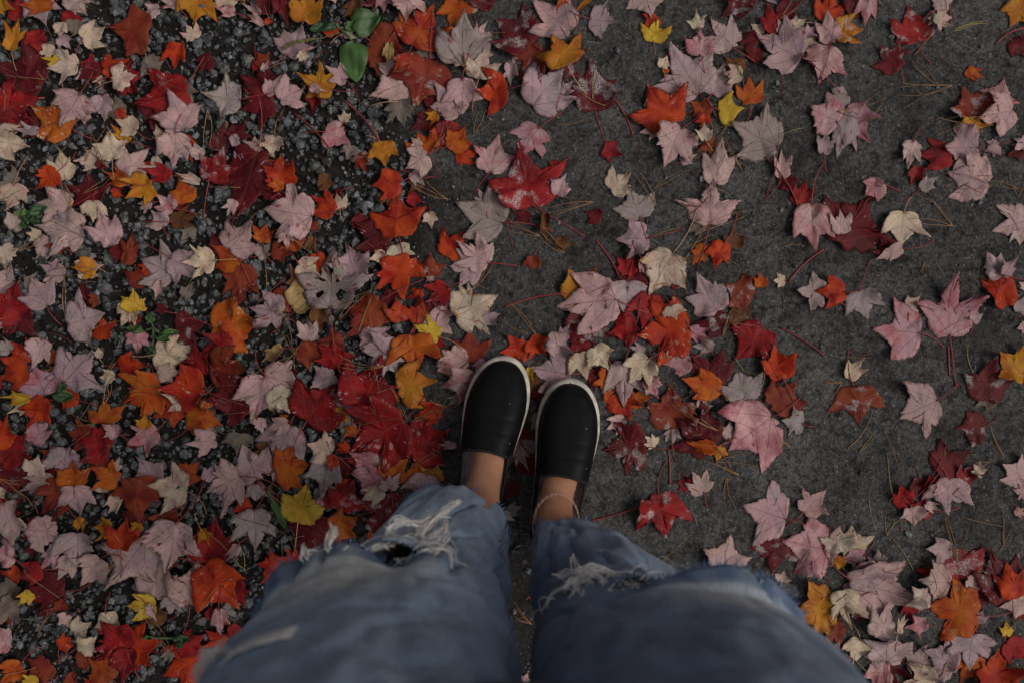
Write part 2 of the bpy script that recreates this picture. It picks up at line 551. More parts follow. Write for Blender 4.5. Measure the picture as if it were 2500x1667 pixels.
F0 = np.array([(0, 11, 5), (0, 5, 1), (0, 1, 7), (0, 7, 10), (0, 10, 11), (1, 5, 9), (5, 11, 4), (11, 10, 2), (10, 7, 6), (7, 1, 8), (3, 9, 4), (3, 4, 2), (3, 2, 6), (3, 6, 8), (3, 8, 9), (4, 9, 5), (2, 4, 11), (6, 2, 10), (8, 6, 7), (9, 8, 1)])
shapes = np.stack([rock_shape(I0, 6) for _ in range(40)])
n = len(X)
sh = shapes[rng.integers(0, 40, n)] * Rg[:, None, None] * rng.uniform(0.8, 1.25, (n, 1, 3))
a = rng.uniform(0, 6.28, n); ca, sa = np.cos(a)[:, None], np.sin(a)[:, None]
tl = rng.uniform(-0.6, 0.6, n); ct, st = np.cos(tl)[:, None], np.sin(tl)[:, None]
vx, vy, vz = sh[..., 0], sh[..., 1], sh[..., 2]
vy, vz = vy * ct - vz * st, vy * st + vz * ct
vx, vy = vx * ca - vy * sa, vx * sa + vy * ca
GV = np.stack([vx + X[:, None], vy + Y[:, None], vz + Zg[:, None]], -1).reshape(-1, 3)
GF = (F0[None] + 12 * np.arange(n)[:, None, None]).reshape(-1, 3)
tone = np.repeat(stone_tone(n), 12, axis=0)
gravel = link(bpy.data.objects.new('gravel', make_mesh('gravel', GV, GF, M_STONE, False, {'tone': ('FLOAT_COLOR', tone)})))
set_props(gravel, 'loose dark grey crushed gravel and grit between the fallen leaves', 'gravel', None, 'stuff')
for k in np.nonzero(Rg > 0.0028)[0]:
    stamp(X[k], Y[k], Rg[k], Zg[k])

# ---------------------------------------------------------------- where the shoes stand (leaves are trodden flat there)
SHOE_L = 0.262


def shoe_frame(toe_px, heel_px):
    a = W(*toe_px, 0.03); b = W(*heel_px, 0.03)
    d = a - b; d[2] = 0; d /= np.linalg.norm(d)
    return np.array([b[0], b[1], 0.0]), d, np.array([-d[1], d[0], 0.0])   # heel, forward, left


SHOES = [shoe_frame((1228, 866), (1156, 1292)), shoe_frame((1412, 927), (1338, 1351))]
INNER = [-1.0, 1.0]           # which side (left +) the big toe is on


def shoe_half(t):
    t = np.clip(np.asarray(t, float), 0, 1)
    w = np.interp(t, [0, 0.1, 0.2, 0.36, 0.5, 0.62, 0.72, 0.8, 1.0], [0.032, 0.0335, 0.035, 0.037, 0.0415, 0.046, 0.048, 0.048, 0.048])
    heel = np.sqrt(np.clip(1 - (np.clip(0.13 - t, 0, None) / 0.13) ** 2.2, 0, 1))
    toe = np.clip(1 - (np.clip(t - 0.68, 0, None) / 0.32) ** 2.5, 0, 1) ** 0.5
    return w * heel * toe


def shoe_mid(t, k):
    return INNER[k] * (0.007 * np.clip((np.asarray(t, float) - 0.45) / 0.55, 0, 1) ** 1.3)


def in_shoe(x, y, grow=0.004):
    m = np.zeros(np.shape(x), bool)
    for k, (o, f, l) in enumerate(SHOES):
        u = ((x - o[0]) * f[0] + (y - o[1]) * f[1])
        v = ((x - o[0]) * l[0] + (y - o[1]) * l[1])
        t = u / SHOE_L
        m |= (t > -0.02) & (t < 1.02) & (np.abs(v - shoe_mid(t, k)) < shoe_half(t) + grow)
    return m


SHOE_CELLS = in_shoe(CX, CY, 0.006)
SHOE_TOP = 0.0075
H[SHOE_CELLS] = np.minimum(H[SHOE_CELLS], 0.002)

# ---------------------------------------------------------------- maple leaves
LEAVES = """88 -11 121 70 1 M 1
133 19 53 21 .6 O 1
-16 5 44 29 .8 G 0
32 128 57 51 .6 G 1
170 -5 223 47 .8 P 1
154 60 152 101 1 C 2
149 88 173 125 .9 M 0
88 77 101 138 .9 R 1
205 98 266 74 1.2 C 2
184 53 186 104 1 W 0
370 85 266 69 1.25 X 2
394 29 348 37 .9 P 1
447 13 383 -3 .8 P 1
492 -16 473 66 1.2 G 1
434 108 426 173 1.0 OR 2
359 146 399 197 1.0 W 1
154 170 149 120 1.6 Y 1
197 162 120 173 1.1 C 2
213 176 207 213 .8 M 0
250 170 197 202 .8 D 0
106 215 -5 160 1.3 D 0
-11 287 114 239 1.0 R 1
186 319 90 266 1.2 O 1
205 237 162 324 1.2 M 2
253 237 263 303 1.0 M 1
269 194 319 144 1.3 OR 0
282 202 366 184 1.0 R 0
285 205 343 191 1.3 C 2
290 274 322 298 .9 R 0
463 229 330 261 1.0 R 1
394 277 330 263 .9 D 0
457 319 423 226 1.2 P 2
436 330 426 416 1 P 2
340 322 285 295 1.0 C 1
319 348 269 301 .6 G 0
282 392 271 315 1.1 C 2
394 343 386 306 .7 C 1
-5 346 82 362 1.1 CS 1
130 316 48 298 .8 D 0
114 330 48 324 .5 M 1
160 441 152 362 1.0 C 1
314 431 364 362 1.1 P 1
500 383 456 359 .8 P 2
447 338 473 399 .9 R 0
750 61 755 -24 1.2 G 2
701 136 747 64 1.2 M 1
747 133 734 163 .9 C 2
577 35 532 29 .7 P 1
638 37 593 13 .5 P 1
649 64 604 40 .5 P 1
649 62 674 53 .6 OR 1
593 -16 601 16 1.0 G 1
628 8 702 16 .8 D 0
691 -5 702 66 .8 D 0
816 -11 819 13 1.2 C 1
883 5 835 48 .8 B 1
816 85 795 53 1.2 OR 1
926 -5 883 24 .9 D 0
936 -16 938 37 .8 M 1
997 -16 992 59 1.3 P 2
902 101 997 138 1.3 X 1
952 109 949 170 .5 K 3
848 197 795 165 .9 P 2
812 221 730 186 1.1 G 1
763 223 806 234 .6 P 2
646 242 649 152 1.4 D 0
670 247 588 269 1.3 D 0
654 235 691 186 .7 P 2
644 178 662 152 .6 P 1
588 247 500 234 1.2 N 2
686 247 749 210 1.3 P 2
1011 197 899 237 1.2 P 1
1005 160 963 191 .9 R 2
973 250 989 315 1.2 W 1
843 301 840 270 1.1 C 1
795 323 859 354 1.2 P 2
931 346 941 410 1.2 G 2
638 364 597 348 .9 C 1
673 335 662 388 1.3 C 1
535 372 553 298 .9 D 0
566 346 606 301 .9 D 0
572 335 598 375 .6 M 1
1120 3 1098 74 1.3 O 0
1005 112 1061 11 1.3 R 1
1037 53 1027 0 1.0 N 0
1170 24 1186 -27 1.5 D 0
1128 165 1134 32 1.15 N 2
1157 106 1191 51 .7 P 1
1165 145 1202 98 .9 P 1
1170 197 1184 120 1.2 C 2
1237 223 1160 231 1.5 OR 3
1298 112 1207 43 1.3 DR 1
1324 122 1263 202 .9 XR 0
1247 154 1245 216 .6 P 2
1392 78 1297 4 1.1 P 2
1383 -11 1356 33 .8 O 3
1441 -3 1396 37 .3 G 1
1441 48 1505 59 1.4 M 2
1383 170 1346 90 1.4 GS 3
1452 271 1441 144 1.0 DR 1
1338 170 1436 128 .9 DR 0
1299 261 1375 173 1.2 M 2
1367 234 1399 199 .9 M 1
1306 202 1316 170 .9 M 1
1051 149 1011 266 1.3 XR 1
1040 239 1072 271 .8 D 0
1120 282 1060 202 1.0 P 2
1128 198 1130 293 1.0 P 2
1069 282 1037 298 1.0 G 2
1066 287 1000 319 .9 D 0
1104 370 1138 309 1.0 O 2
1112 386 1174 372 1.0 OR 1
1109 301 1066 370 .9 R 0
1045 380 1016 323 1.5 O 1
1027 359 1003 338 .9 C 2
1045 383 989 415 1.3 P 3
1315 314 1266 383 1.4 P 2
1197 423 1218 325 1.0 P 2
1473 362 1521 383 1.1 R 1
1370 399 1330 426 .8 R 1
1572 -24 1590 48 1.5 P 1
1594 104 1606 44 1.3 YS 2
1705 72 1694 29 1.0 C 1
1786 122 1732 44 1.1 M 1
1705 141 1706 72 1.2 P 3
1705 231 1630 110 1.1 M 2
1739 234 1766 156 1.1 M 1
1806 189 1757 186 1.2 C 3
1614 170 1630 136 1.0 C 1
1633 173 1604 160 1.0 O 0
1831 257 1823 192 1.3 O 2
1753 274 1814 269 1.4 Y 2
1633 311 1579 205 1.3 ORS 2
1729 282 1681 247 .9 X 1
1729 290 1691 303 1.0 OR 1
1612 314 1557 328 .8 P 0
1588 245 1574 282 .6 M 0
1662 314 1616 416 1.1 P 3
1718 346 1715 303 1.0 C 2
1747 346 1699 372 .9 X 0
1660 394 1702 378 .8 M 1
1747 449 1758 338 .8 P 2
1896 359 1779 301 1.1 N 2
1907 436 1906 365 .75 P 1
1832 -5 1755 45 .8 DR 1
1886 82 1870 8 .8 R 1
1899 40 1957 5 .9 D 0
1910 88 1918 41 1.0 C 1
1926 77 1965 51 1.0 C 1
1963 90 1995 66 1.0 M 1
1963 88 1997 120 1.0 C 0
1859 85 1830 59 1.0 C 0
1848 98 1797 109 .9 D 1
1822 122 1878 160 .7 D 0
1949 144 1841 90 1.25 P 3
2020 120 1995 210 1.3 P 2
2039 301 1963 261 1.3 P 2
2016 56 2027 -16 1.3 OR 0
2064 32 2120 -8 1.2 D 0
2117 -11 2104 74 .7 M 1
2023 110 2011 29 .85 P 3
2032 82 2103 76 1.3 GR 2
2234 106 2210 16 1.3 RR 1
2271 45 2315 86 .9 C 2
2277 48 2254 72 .8 M 1
2191 170 2138 114 1.3 DR 1
2316 13 2255 -16 1.2 P 1
2500 5 2463 70 1.1 G 1
2468 101 2503 144 1.0 D 1
2356 174 2402 193 .8 O 1
2423 271 2449 192 1.2 M 1
2468 271 2371 297 1.2 P 2
2383 295 2343 211 1.2 XR 1
2338 306 2415 311 .5 G 1
2383 363 2292 364 1.3 P 2
2436 356 2399 372 1.2 P 1
2505 346 2463 372 1.0 P 2
2500 364 2449 386 .8 D 1
2319 383 2234 378 1.0 R 1
2226 346 2213 417 .8 P 2
2061 269 2120 354 1.0 M 1
2066 277 2040 392 .8 N 1
2005 378 2016 319 .8 N 1
40 450 5 418 1.3 W 1
37 452 35 523 1.2 C 1
144 422 92 465 1.1 OR 1
221 506 221 420 1.2 D 0
372 441 319 491 1.3 GS 3
316 449 258 422 .8 O 1
372 497 338 515 .8 P 1
420 433 356 417 .8 R 1
457 497 439 433 1.2 O 1
489 446 431 425 .5 C 2
452 515 420 462 .7 D 0
426 515 383 474 1 P 2
403 555 372 515 1.3 M 2
420 545 492 521 .8 B 0
176 510 85 496 1.0 P 2
210 574 93 552 1.1 P 3
234 494 234 547 1.3 C 2
274 601 246 508 1.0 P 2
319 647 330 561 .6 X 2
282 601 324 643 .9 D 0
237 655 188 656 1.2 G 2
5 601 27 662 1.3 C 2
100 577 61 569 .9 C 1
128 587 88 638 1.0 P 1
162 603 116 603 1.0 X 2
157 674 100 646 1.0 P 1
117 747 76 673 1.15 M 2
5 787 61 683 .9 R 1
29 752 85 828 1.0 D 0
-8 731 43 640 .9 M 0
-16 699 27 656 .9 P 1
168 792 266 765 1.3 M 2
330 764 335 704 1.2 Y 2
356 694 299 659 .8 X 1
426 670 343 630 1.3 N 1
423 630 493 683 1.1 P 2
528 638 453 643 1.2 C 3
396 686 386 735 .6 P 1
452 726 471 691 .9 W 0
431 808 508 787 1.2 DR 1
0 805 24 784 .8 P 1
516 444 551 361 1.1 RR 2
633 377 577 549 1.05 D 1
694 460 686 377 1.1 OR 2
697 457 654 457 .8 O 3
777 444 823 452 1.2 B 0
763 530 641 510 1.2 P 3
815 521 758 477 1.0 OR 2
832 513 823 473 1.3 C 1
702 553 709 618 .6 P 1
566 611 626 545 1.3 P 2
645 594 653 545 1.1 O 3
630 628 664 593 .9 N 1
582 494 562 534 .8 P 1
593 640 525 601 1.3 O 1
590 646 582 765 .9 X 0
731 647 786 675 1.2 C 2
766 579 755 627 .7 B 0
745 699 705 648 1.0 B 0
713 747 782 688 1.0 K 1
809 752 818 603 1.15 NH 3
872 686 843 588 1.0 M 1
944 624 904 639 .9 C 1
957 587 864 545 1.3 D 0
976 579 965 469 1.2 OR 2
979 449 908 457 1.2 OR 2
952 468 926 505 .8 B 0
964 628 989 737 1.2 OR 3
979 785 968 726 1.2 OR 2
957 710 939 771 .8 D 0
931 736 846 827 1.0 X 1
697 763 610 751 1.2 M 2
524 800 647 785 1.2 O 1
757 831 755 771 1.0 P 2
779 749 790 819 .7 B 0
883 832 979 828 .8 P 1
1005 422 1039 456 .8 M 1
1027 441 995 473 .9 B 0
995 483 1035 493 1.0 R 1
1048 519 1055 561 .9 C 1
1297 505 1265 358 1.25 RR 3
1359 478 1382 424 .95 P 3
1227 547 1112 495 1.2 N 2
1191 502 1165 460 .8 M 1
1096 630 1134 561 1.2 OR 1
1191 645 1116 591 1.1 P 3
1173 651 1086 652 1.2 M 2
1048 676 1053 617 1.2 XR 1
1051 675 1051 694 1.2 P 1
1096 704 1042 740 1.2 R 2
1080 757 1101 699 .6 M 1
1048 771 1106 816 1.3 P 2
1114 773 1218 720 1.2 CS 3
1176 781 1222 765 1.0 M 1
1072 824 1011 792 1.2 YS 2
1016 789 1037 731 .9 R 0
1301 627 1298 666 1.2 X 1
1330 523 1332 601 .4 B 1
1295 534 1247 518 .7 D 0
1354 590 1408 601 .6 B 0
1386 733 1460 648 .8 GS 1
1501 731 1357 748 1.15 P 3
1489 464 1541 421 1.3 C 2
1388 771 1503 827 .9 DR 1
1441 771 1412 768 .8 P 2
1367 834 1391 787 .7 M 1
1562 534 1532 458 1.3 N 1
1581 583 1500 585 1.2 M 2
1529 672 1535 608 .9 R 1
1564 632 1579 681 .6 P 2
1580 683 1505 680 .7 D 0
1641 620 1581 722 1.1 CS 3
1636 695 1676 664 1.0 RR 1
1532 688 1529 780 1.3 N 1
1590 719 1564 805 1.1 R 2
1553 795 1481 816 1.2 R 2
1637 747 1648 783 1.6 C 3
1681 800 1548 819 1.3 OR 2
1731 547 1735 442 1.3 PT 2
1721 547 1674 570 .7 W 0
1790 607 1793 557 1.2 B 1
1721 601 1686 651 .8 O 1
1766 593 1735 662 .9 OR 1
1751 759 1695 666 1.05 M 2
1835 723 1766 696 1.3 XR 1
1856 702 1854 666 1.2 O 1
1782 789 1686 787 .8 DR 1
1782 760 1850 795 .9 B 0
1684 805 1734 832 .8 M 1
1979 502 1983 622 .95 P 2
1949 502 1963 441 1.0 R 1
2011 718 1940 708 1.3 N 1
2043 593 2125 479 1.3 D 0
2047 573 2045 512 1.1 P 3
2152 449 2102 482 1.1 P 1
2239 409 2221 455 .8 R 1
2245 462 2290 430 .8 N 0
2407 448 2307 422 1.4 P 2
2205 519 2197 605 1.35 C 2
2197 606 2114 619 .7 D 1
2198 607 2130 636 .6 P 2
2513 537 2419 565 1.3 M 1
2061 714 1987 711 1.1 OR 3
2096 710 2117 784 1.3 N 2
2213 760 2245 721 1.0 P 1
2316 819 2309 667 .9 MC 3
2372 789 2382 748 .9 P 2
2452 747 2415 638 .8 OR 2
2441 675 2398 613 .9 M 3
2441 674 2474 627 .8 M 3
2487 765 2503 718 1.3 N 1
2505 795 2473 803 1.0 P 1
2505 704 2483 688 1.0 C 1
2241 813 2125 804 1.35 M 2
24 858 -11 829 1.1 N 1
70 900 -5 924 1.2 OR 2
68 885 29 831 1.1 OR 1
104 829 84 904 .9 P 3
113 964 80 885 1.4 M 1
80 972 4 968 .5 Y 3
112 971 72 1047 .9 OR 2
82 1079 125 1015 .9 M 1
0 1089 24 1006 1.0 OR 3
5 1124 76 1055 1.0 R 2
8 1174 82 1116 1.1 D 0
146 1140 106 1166 .8 D 0
92 1159 109 1105 1.2 C 3
144 1116 101 1095 .9 X 1
158 933 237 853 1.2 M 2
247 873 247 847 1.0 C 2
283 919 243 920 1.0 C 2
338 809 335 864 1.2 P 2
295 900 364 887 1.0 OR 2
354 938 301 924 .7 R 1
372 910 372 938 1.4 C 2
383 863 473 874 1.2 C 2
388 914 449 906 .9 P 2
505 946 402 948 1.2 OR 3
497 914 479 829 .8 R 2
469 983 404 958 1.0 C 2
396 946 298 983 1.3 O 2
455 983 375 1018 .9 R 1
266 1033 255 970 1.4 O 2
367 1042 367 1006 1.1 G 3
465 1004 545 1037 1.3 O 2
279 1089 195 1065 1.3 R 2
239 1065 156 1055 .9 X 1
301 1056 261 1031 1.1 P 3
387 1051 311 1085 1.1 P 2
165 1092 160 1180 1.2 M 1
191 1182 186 1117 1.3 O 2
293 1174 231 1135 1.2 O 3
282 1153 298 1111 .7 C 1
255 1199 255 1172 1.4 C 2
193 1182 197 1260 1.2 P 3
291 1206 269 1253 .8 C 1
338 1161 348 1273 1.3 X 2
380 1180 342 1108 1.1 M 1
461 1196 371 1177 1.35 C 3
528 1073 457 1081 1.0 P 2
138 1166 48 1198 .6 M 1
170 1180 104 1252 1.1 X 1
-5 1204 29 1190 1.0 C 2
-5 1251 53 1217 .9 R 0
580 839 497 863 1.0 R 1
524 895 624 898 1.3 X 1
616 962 503 983 1.2 D 1
650 916 752 943 .95 P 2
650 919 621 1031 .95 P 2
670 948 715 1007 1.0 C 3
819 914 751 946 1.0 P 2
749 1027 827 935 1.3 R 3
864 1002 843 922 1.0 M 1
883 1003 938 865 1.1 R 2
987 1025 856 1100 1.3 R 3
689 847 633 889 .6 K 1
731 847 803 891 .9 X 1
830 887 777 841 .9 R 2
824 866 870 898 .9 R 1
965 855 872 850 1.0 M 1
944 863 976 914 1.1 M 1
707 1031 655 1045 .9 P 3
633 1020 646 1060 .8 P 2
686 1015 711 1029 .9 O 2
710 1036 670 1135 1.2 M 1
588 1057 580 1111 1.5 W 1
630 1168 590 1081 1.4 P 2
590 1160 504 1200 1.4 P 3
505 1169 529 1129 .8 M 1
610 1225 569 1248 1.1 OR 1
625 1180 628 1229 1.2 N 1
660 1158 662 1119 .7 C 1
673 1148 684 1182 .8 N 1
676 1148 766 1129 1.3 O 2
811 1104 753 1079 1.3 C 3
862 1011 832 1083 .6 W 1
840 995 824 1035 1.0 G 1
874 1044 840 1064 .9 O 2
907 1020 867 1065 .8 D 1
851 1100 823 1076 .9 OR 1
924 1145 852 1100 1.0 P 2
943 1190 863 1149 .9 P 2
939 1193 880 1218 .8 C 2
953 1189 980 1148 .8 P 3
952 1189 929 1161 .8 P 3
941 1164 1000 1116 1.1 O 2
816 1108 816 1151 .85 OR 3
803 1116 787 1218 .9 N 2
824 1164 854 1111 .9 D 0
731 1270 755 1174 1.25 YS 3
838 1242 867 1167 1.3 RR 2
822 1188 859 1166 .9 OR 1
793 1230 824 1190 .9 R 1
791 1233 762 1216 1.1 P 1
915 1245 991 1200 1.1 DR 1
1003 1055 989 1115 1.0 N 1
1008 818 1019 909 1.5 O 2
975 948 1070 927 1.3 G 2
1053 829 1093 847 .9 R 0
1142 882 1050 900 1.3 P 2
1145 881 1149 802 1.3 X 1
1160 924 1074 944 .9 P 2
1186 882 1157 914 .9 M 1
1128 964 1092 991 .8 N 1
1286 850 1215 863 1.0 OR 1
1291 831 1334 866 1.2 OR 2
1392 914 1287 894 1.2 M 1
1335 826 1399 863 .9 M 1
1415 861 1431 928 1.2 CS 3
1447 847 1485 903 1.1 CS 3
1394 842 1460 847 .7 R 0
1439 906 1476 948 .9 D 0
1293 898 1285 951 .5 Y 1
1285 916 1316 972 .8 B 0
1495 898 1476 983 1.0 O 2
1346 935 1306 1018 .7 D 0
1316 1008 1322 1068 .8 N 2
1314 1146 1266 1024 .9 DR 1
1254 1081 1291 1145 .6 M 2
1263 1180 1229 1220 .8 D 0
1082 1004 1011 1012 .9 OR 2
1003 1100 1104 1044 1.2 R 1
1114 1087 1068 1083 .5 P 2
1036 1150 984 1153 1.0 O 1
1078 1174 1025 1137 1.0 G 1
1043 1157 1021 1233 1.25 P 2
1056 1217 1093 1198 .7 R 0
1524 1022 1478 1048 .9 P 2
1221 1254 1234 1233 .9 C 1
1234 1251 1277 1233 .8 N 1
1581 875 1530 935 1.3 C 3
1521 883 1523 997 .9 M 2
1577 922 1608 974 1.0 P 2
1574 858 1535 846 .8 M 0
1588 869 1622 890 .9 M 1
1535 980 1592 967 .9 O 1
1503 959 1541 1029 1.1 OR 1
1685 879 1618 889 1.1 M 1
1743 845 1684 845 .7 N 1
1755 944 1684 863 1.35 D 3
1754 951 1656 922 .8 O 3
1864 803 1791 883 1.1 R 2
1870 807 1858 873 1.0 R 1
1907 923 1882 836 1.0 ORS 2
1892 1004 1944 927 1.25 X 2
1907 903 1870 946 .8 D 1
1823 979 1795 895 1.3 N 2
1638 1045 1636 932 1.25 XR 1
1741 1085 1647 1019 1.3 D 3
1739 1091 1667 1075 .6 O 3
1703 994 1730 967 1.1 C 2
1686 962 1707 948 .9 C 1
1755 1088 1750 1129 1.25 G 2
1779 1070 1782 1023 1.0 P 2
1883 1016 1775 1101 1.4 P 3
1960 1033 1903 1024 1.4 N 2
1574 1084 1469 1097 1.4 DR 2
1601 1085 1570 1061 1.1 C 3
1638 1047 1644 1085 1.2 N 1
1718 1201 1687 1148 1.2 P 2
1684 1184 1649 1173 1.1 R 1
2085 944 2097 1039 1.4 XR 1
2286 976 2185 1020 1.35 M 2
2399 976 2415 866 1.1 DR 2
2497 911 2418 857 1.0 G 2
2426 967 2375 991 .8 W 1
2402 1040 2327 1047 1.2 DR 1
2287 1152 2370 1095 1.25 D 2
2344 1181 2368 1129 1.0 RR 3
2391 1156 2367 1128 1.0 C 3
2314 1166 2305 1253 1.4 P 3
2210 1238 2191 1174 .9 R 1
2275 1161 2247 1213 .6 R 2
2245 1166 2226 1220 .8 D 0
2274 1249 2210 1228 .8 R 2
2255 1228 2291 1244 .8 P 2
2505 1166 2438 1129 1.1 P 1
2508 1206 2468 1193 1.0 P 1
11 1226 40 1349 1.0 P 2
101 1261 88 1342 .8 R 0
85 1282 160 1319 1.2 P 2
44 1354 -16 1340 1.2 P 2
144 1330 104 1392 .7 M 1
194 1297 193 1382 1.5 M 3
181 1356 144 1413 .9 P 2
251 1359 204 1427 1.25 P 3
191 1263 215 1295 .8 G 3
278 1287 234 1282 1.3 G 3
306 1333 316 1257 1.2 OR 3
354 1290 322 1266 .8 G 1
436 1261 367 1298 1.0 X 1
436 1270 414 1390 1.25 P 3
354 1319 282 1423 1.25 M 2
383 1456 391 1348 1.1 P 1
467 1472 487 1361 1.25 P 2
426 1452 418 1502 1.2 N 1
384 1473 308 1476 1.1 YS 2
367 1471 390 1511 .6 P 3
109 1383 47 1410 .9 R 1
160 1441 48 1447 1.2 D 0
90 1438 59 1469 .9 Y 2
16 1460 27 1399 1.3 W 0
5 1463 59 1516 1.3 W 0
136 1479 176 1481 1.2 X 1
170 1495 146 1524 1.1 P 1
184 1540 227 1515 1.2 C 2
205 1585 244 1541 1.1 C 2
146 1578 181 1548 1.0 OR 1
319 1577 255 1509 1.2 R 2
319 1580 239 1604 1.0 R 1
316 1580 406 1556 1.2 OR 1
319 1577 308 1665 .9 R 2
279 1653 219 1598 1.1 X 1
31 1564 -24 1556 1.4 P 2
53 1622 0 1668 1.1 O 1
128 1617 64 1657 1.2 X 1
101 1660 43 1670 1.0 Y 2
503 1596 398 1649 1.2 OR 1
439 1585 505 1545 .9 R 1
239 1665 213 1644 .9 R 1
423 1585 402 1614 .9 W 1
505 1370 532 1251 1.1 R 1
495 1290 516 1327 .9 G 1
621 1242 628 1344 1.2 N 2
799 1312 694 1265 1.1 D 1
814 1293 883 1255 1.1 O 2
806 1295 840 1330 .9 O 1
902 1266 952 1298 .9 DR 1
585 1327 563 1362 .8 P 3
503 1378 589 1485 1.1 OR 2
569 1418 600 1485 .8 R 1
691 1383 624 1374 1.1 OR 1
723 1370 697 1331 .9 R 1
548 1476 582 1505 1.0 N 1
537 1485 540 1553 .7 P 2
505 1505 537 1479 .9 R 1
551 1572 500 1537 1.0 OR 1
516 1452 495 1463 .8 P 1
1218 1245 1234 1293 1.2 C 1
1316 1479 1298 1436 .8 OR 1
1277 1668 1290 1640 .9 P 1
1606 1205 1625 1312 1.3 RR 1
1916 1266 1812 1231 1.5 M 2
1961 1250 2016 1194 1.1 P 2
1762 1397 1784 1301 1.15 P 2
1898 1312 1878 1399 1.4 DR 1
2021 1340 1906 1319 1.35 P 2
1904 1420 1916 1391 1.3 C 2
1769 1414 1691 1410 .8 X 1
1807 1415 1766 1420 1.1 GS 1
2032 1481 1919 1497 1.4 G 3
1987 1463 1997 1418 .9 OR 1
1915 1479 1979 1553 .9 D 1
2021 1609 2011 1542 1.0 N 2
2044 1343 2037 1274 1.3 C 2
2056 1343 2136 1307 1.0 C 1
2109 1354 2045 1367 .7 P 1
2053 1382 2037 1344 .8 G 1
2005 1383 2005 1311 1.0 M 1
2149 1392 2136 1332 1.0 N 1
2070 1416 2247 1463 .9 P 2
2070 1412 2184 1395 .7 P 2
2070 1420 2133 1487 .8 P 1
2051 1436 2068 1526 1.0 C 3
2082 1489 2121 1512 1.0 DR 1
2133 1547 2165 1464 1.0 P 2
2181 1532 2193 1484 .6 C 3
2218 1464 2221 1514 1.0 R 1
2257 1516 2203 1532 1.0 P 2
2160 1612 2170 1528 1.55 P 3
2100 1559 2079 1622 1.2 C 2
2027 1521 2059 1580 1.0 X 1
2021 1633 2097 1649 1.2 RR 1
2170 1636 2097 1644 1.2 P 2
2275 1649 2197 1668 1.3 C 3
2328 1622 2245 1577 1.1 M 2
2239 1644 2255 1559 .9 M 1
2368 1543 2358 1632 1.6 M 2
2383 1516 2399 1484 1.0 M 1
2379 1495 2253 1476 1.35 O 3
2305 1415 2229 1407 1.4 P 3
2250 1463 2209 1419 1.2 C 2
2340 1415 2306 1316 1.6 RR 1
2318 1339 2251 1336 1.0 P 3
2457 1464 2407 1330 .9 DR 2
2463 1456 2452 1362 .85 OR 3
2404 1459 2338 1424 .9 D 1
2354 1410 2398 1438 .9 P 1
2507 1471 2430 1479 .8 P 2
2503 1489 2463 1508 .9 X 1
2457 1551 2455 1513 1.0 Y 2
2455 1566 2507 1608 1.2 R 2
2426 1686 2431 1575 1.25 OR 2
2383 1596 2343 1667 1.1 O 1
2226 1234 2229 1286 1.3 P 2
2149 1617 2221 1646 .9 D 0
2476 1242 2505 1258 .9 P 1"""

PAL = {  # real surface colours: (upper, blotch, specks, vein dark?, reverse side)
    'P': ((0.49, 0.305, 0.295), (0.42, 0.28, 0.26), 0.17, 1.0, (0.22, 0.02, 0.02)),
    'M': ((0.41, 0.255, 0.275), (0.36, 0.26, 0.26), 0.20, 1.0, (0.20, 0.02, 0.02)),
    'N': ((0.34, 0.26, 0.255), (0.28, 0.22, 0.20), 0.30, 1.0, (0.16, 0.03, 0.02)),
    'C': ((0.53, 0.43, 0.31), (0.50, 0.35, 0.27), 0.14, 0.9, (0.45, 0.25, 0.04)),
    'R': ((0.27, 0.008, 0.010), (0.14, 0.004, 0.008), 0.05, 0.0, (0.40, 0.24, 0.24)),
    'D': ((0.118, 0.005, 0.010), (0.062, 0.004, 0.008), 0.05, 0.1, (0.34, 0.21, 0.23)),
    'X': ((0.215, 0.038, 0.013), (0.15, 0.012, 0.009), 0.14, 0.25, (0.34, 0.22, 0.17)),
    'OR': ((0.43, 0.046, 0.006), (0.27, 0.009, 0.006), 0.08, 0.05, (0.44, 0.26, 0.20)),
    'O': ((0.41, 0.105, 0.008), (0.33, 0.040, 0.007), 0.14, 0.15, (0.46, 0.31, 0.18)),
    'G': ((0.44, 0.20, 0.015), (0.36, 0.105, 0.010), 0.18, 0.25, (0.48, 0.36, 0.17)),
    'Y': ((0.56, 0.385, 0.045), (0.50, 0.29, 0.025), 0.18, 0.35, (0.5, 0.4, 0.15)),
    'B': ((0.150, 0.058, 0.018), (0.085, 0.032, 0.014), 0.25, 0.5, (0.2, 0.13, 0.08)),
    'W': ((0.205, 0.165, 0.135), (0.145, 0.11, 0.09), 0.25, 0.9, (0.2, 0.13, 0.09)),
    'K': ((0.40, 0.265, 0.115), (0.26, 0.15, 0.06), 0.25, 0.6, (0.3, 0.2, 0.1)),
}
WORD = {'P': 'pale pink', 'M': 'mauve', 'N': 'greyish pink', 'C': 'cream', 'R': 'bright red', 'D': 'dark red', 'X': 'rusty brown-red', 'OR': 'orange-red',
        'O': 'orange', 'G': 'golden', 'Y': 'yellow', 'B': 'brown', 'W': 'weathered grey', 'K': 'dry tan'}

